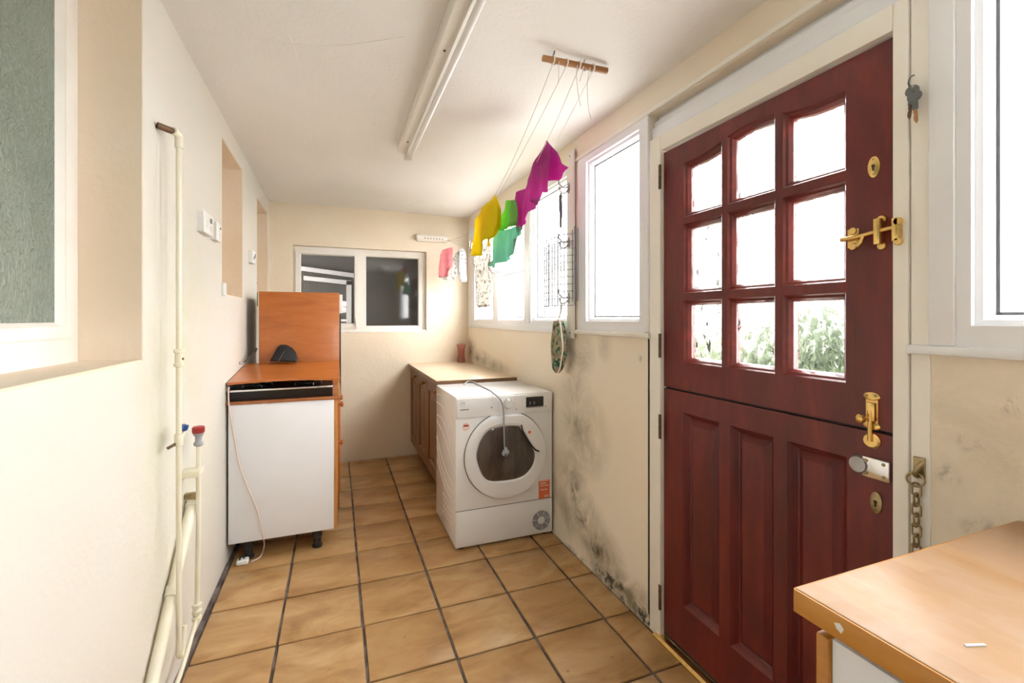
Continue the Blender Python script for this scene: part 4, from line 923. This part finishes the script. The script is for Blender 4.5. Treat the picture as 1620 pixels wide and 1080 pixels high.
# garments near the end wall
pk = CP([(75, 275), (180, 240), (200, 245), (202, 470), (150, 480), (145, 600), (90, 590), (75, 610), (35, 600), (30, 560), (50, 340)], 690, 360, 7.72)
YG = 4.12
cloth('cleaning_cloth', pk, 1, YG, 'pink_cloth', 'pink cloth hanging under the line reel on the end wall', 'cloth', .012, 40, 0, None, 9)['group'] = 'cloths on the washing lines'
cloth('glove', CP([(205, 380), (240, 310), (290, 265), (285, 330), (270, 420), (262, 520), (250, 640), (215, 650), (185, 640), (150, 650), (40, 615), (38, 590), (90, 590), (145, 600), (170, 590), (190, 520)], 690, 360, 7.72), 1, YG+.03, 'printed_cloth', 'white glove with dark print hanging behind the pink cloth', 'glove', .014, 40, 0, None, 10, .006)
cloth('glove', CP([(290, 262), (330, 250), (360, 290), (362, 400), (345, 520), (355, 610), (370, 655), (330, 670), (290, 655), (280, 590), (265, 540), (275, 420), (285, 330)], 690, 360, 7.72), 1, YG-.02, 'grey_print', 'pale grey spotted glove hanging beside the pink cloth', 'glove', .014, 40, 0, None, 11, .006)
# cluster of pegs on a hook by the far window
pgx = on(0, 1.15, 745, 392)
ph = empty('peg_bunch', tuple(pgx), 'small cluster of metal clips on a wire by the far window corner', 'clips')
for k in range(5):
    q = pgx+V((random.uniform(-.02, .02), random.uniform(-.03, .03), random.uniform(-.07, .05))); obj('clip', tube(N(), [q, q+V((.01, .012, .05)), q+V((.0, .02, .02))], .006, 6), 'old_brass' if k % 2 else 'steel', ph)
obj('clip_wire', tube(N(), smooth_path([(XR-.01, pgx.y, pgx.z+.03), pgx+V((.02, 0, .05)), pgx], 4), .0018, 5), 'steel', ph)

# ================================================================== HOOK BOARD between the windows
hbz0, hbz1 = 1.175, 2.205
hbd = empty('hook_board', (XR, 2.21, hbz0), 'narrow white vertical board with metal double hooks between the windows', 'hook rail')
bxo('board', (XR-.020, 2.178, hbz0), (XR-.0085, 2.255, hbz1), 'old_white_paint', hbd, .003)
def hook(z):
    y = 2.228; x = XR-.020
    hp_ = obj('double_hook', oval(N(), y, z, .012, .030, .005, x), 'steel', hbd, smooth=40)
    obj('prong', tube(N(), smooth_path([(x-.004, y, z+.008), (x-.03, y+.003, z+.000), (x-.055, y+.008, z+.018), (x-.058, y+.010, z+.042)], 5), .0042, 8), 'steel', hp_, smooth=60)
    obj('prong', tube(N(), smooth_path([(x-.004, y, z-.008), (x-.025, y, z-.030), (x-.05, y+.002, z-.026), (x-.056, y+.004, z-.004)], 5), .0042, 8), 'steel', hp_, smooth=60)
    for z_, y_, k in ((z+.042, y+.010, -.058), (z-.004, y+.004, -.056)): obj('hook_tip', lathe(N(), [(.003, -.005), (.0065, -.001), (.0065, .003), (.003, .007)], (x+k, y_, z_), n=10), 'steel', hp_, smooth=50)
hzs = (2.003, 1.702, 1.398)
for z in hzs: hook(z)
for z in (hbz0+.03, hbz1-.03): obj('screw', lathe(N(), [(.004, 0), (.004, .002)], (XR-.020, 2.216, z), (-1, 0, 0), 8), 'dark_nickel', hbd)
# dark strap on the top hook
hx = XR-.064
bm = N(); P = [(hx, 2.236, 1.975), (hx-.004, 2.238, 1.94), (hx, 2.240, 1.88), (hx-.003, 2.236, 1.80), (hx, 2.232, 1.765)]
tube(bm, smooth_path(P, 5), [.006]*3+[.010]*8+[.008]*6+[.003]*4, 8); tube(bm, smooth_path([(hx, 2.236, 1.985), (hx-.004, 2.23, 1.96), (hx+.004, 2.236, 1.90), (hx, 2.228, 1.84)], 5), .004, 6)
obj('dark_strap', bm, 'dark_strap', smooth=60, label='dark twisted strap hanging from the top hook of the white board', cat='strap')
# wire rack
wk = empty('wire_rack', (XR-.07, 2.3, 1.34), 'white wire rack hanging from the hooks between the windows', 'wire rack')
ya, yb, za, zb_ = 2.135, 2.455, 1.355, 1.735; bx = XR-.082
def bow(y):   # ends bend back to the wall
    t = (y-ya)/(yb-ya); return bx+.045*max(0, (abs(t-.5)-.38)/.12)
for k in range(10):
    y = ya+(yb-ya)*k/9; obj('wire', tube(N(), [(bow(y), y, za-(.05 if k in (2, 8) else .0)), (bow(y), y, zb_+(.04 if k in (0, 1, 4) else .0))], .0031, 6), 'wire_grey', wk)
for k in range(11):
    z_ = za+(zb_-za)*k/10; obj('wire', tube(N(), [(bow(ya+(yb-ya)*q_/20)-.003, ya+(yb-ya)*q_/20, z_) for q_ in range(21)], .0032 if k in (0, 10) else .0022, 6), 'wire_grey', wk)
for k in range(4):
    y = ya+.02+k*.02; obj('wire', tube(N(), [(XR-.022, y-.03, za+.02), (XR-.022, y-.03, zb_+.03)], .0022, 6), 'wire_grey', wk)
# peg bag
bgy, bgx = 2.275, XR-.066
bag = empty('peg_bag', (bgx, bgy, .98), 'long green and pink patterned fabric pouch hanging under the wire rack', 'bag')
bm = N(); rings = []
for k in range(15):
    t = k/14; z_ = 1.272-.29*t; w = .012+.050*math.sin(math.pi*min(1, t*.80+.10))**.8; d_ = .010+.032*math.sin(math.pi*min(1, .15+t*.75)); dy = -.02*math.sin(t*3)+.018*(t-.5)
    if k == 14: w *= .55; d_ *= .6
    rings.append([(bgx+d_*math.cos(2*math.pi*q_/18), bgy+dy+w*math.sin(2*math.pi*q_/18)*(1+.06*math.sin(q_*2+k)), z_) for q_ in range(18)])
loft(bm, rings); obj('pouch', bm, 'bag_print', bag, smooth=70)
for s_ in (-1, 1): obj('piping', tube(N(), [V(rings[k][5 if s_ > 0 else 13])+V((-.004, 0, 0)) for k in range(15)], .004, 6), 'trim_cream', bag, smooth=60)
obj('loop', tube(N(), smooth_path([(bgx, bgy-.006, 1.268), (hx+.006, 2.238, 1.34), (hx+.004, 2.236, 1.366), (hx-.002, 2.232, 1.34), (bgx, bgy+.006, 1.268)], 6), .0025, 6), 'trim_cream', bag, smooth=60)

# ================================================================== OUTSIDE
bxo('ground', (XR+.11, -6, -.3), (14, 14, -.12), 'earth', kind='structure', label='pale concrete yard outside the windows')
bh = empty('neighbour_house', (7, 7, -.12), 'white rendered house with a grey roof seen through the far window', 'building')
bxo('wall', (5.5, 6.5, -.12), (10, 16, 2.6), 'render_white', bh)
bm = prism(N(), [(5.2, 6.3, 2.6), (7.75, 6.3, 4.1), (10.3, 6.3, 2.6)], (0, 9.9, 0)); obj('roof', bm, 'slate', bh)
for y in (8.0, 10.5): 
    w_ = bxo('window', (5.47, y, .9), (5.52, y+1.2, 2.0), 'pvc_white', bh); bxo('pane', (5.46, y+.08, .98), (5.48, y+1.12, 1.92), 'old_glass', w_)
def bush(name, c, rx, ry, rz, mat, label, nleaf, seed):
    rnd = random.Random(seed); e = empty(name, (c[0], c[1], -.12), label, 'shrub')
    bm = N()
    for _ in range(nleaf):
        while True:
            p = V((rnd.uniform(-1, 1), rnd.uniform(-1, 1), rnd.uniform(-1, 1)))
            if .35 < p.length < 1: break
        q = V((c[0]+p.x*rx, c[1]+p.y*ry, c[2]+p.z*rz)); u_ = V((rnd.gauss(0, 1), rnd.gauss(0, 1), rnd.gauss(0, 1))).normalized(); w_ = u_.orthogonal().normalized(); s_ = rnd.uniform(.03, .07)
        bm.faces.new([bm.verts.new(q+u_*s_), bm.verts.new(q+w_*s_*.5), bm.verts.new(q-u_*s_), bm.verts.new(q-w_*s_*.5)])
    f = obj('foliage', bm, mat, e, kind='stuff')
    for k in range(3): obj('stem', tube(N(), [(c[0]+.05*k, c[1]+.1*(k-1), -.12), (c[0]+.1*(k-1), c[1]+.3*(k-1), c[2])], .025, 6), 'bark', e)
bush('garden_shrub', (3.2, 2.1, .50), .7, .75, .90, 'leaf_green', 'dark green garden shrub outside the red door', 9000, 1)
bush('garden_shrub', (3.3, 3.75, .42), .7, .85, .75, 'leaf_light', 'light green garden shrub beyond the door hinges', 7000, 2)
bush('garden_shrub', (4.9, 3.6, 1.15), .75, 1.5, 1.2, 'leaf_light', 'tall pale green shrub behind the dark green shrub', 5000, 3)
gw_ = empty('garden_wall', (6.2, 2, -.12), 'low grey garden wall behind the shrubs', 'wall')
bxo('wall', (6.2, -3, -.12), (6.4, 6.2, 1.1), 'slate', gw_); bxo('coping', (6.15, -3, 1.1), (6.45, 6.2, 1.16), 'slate', gw_, .01)
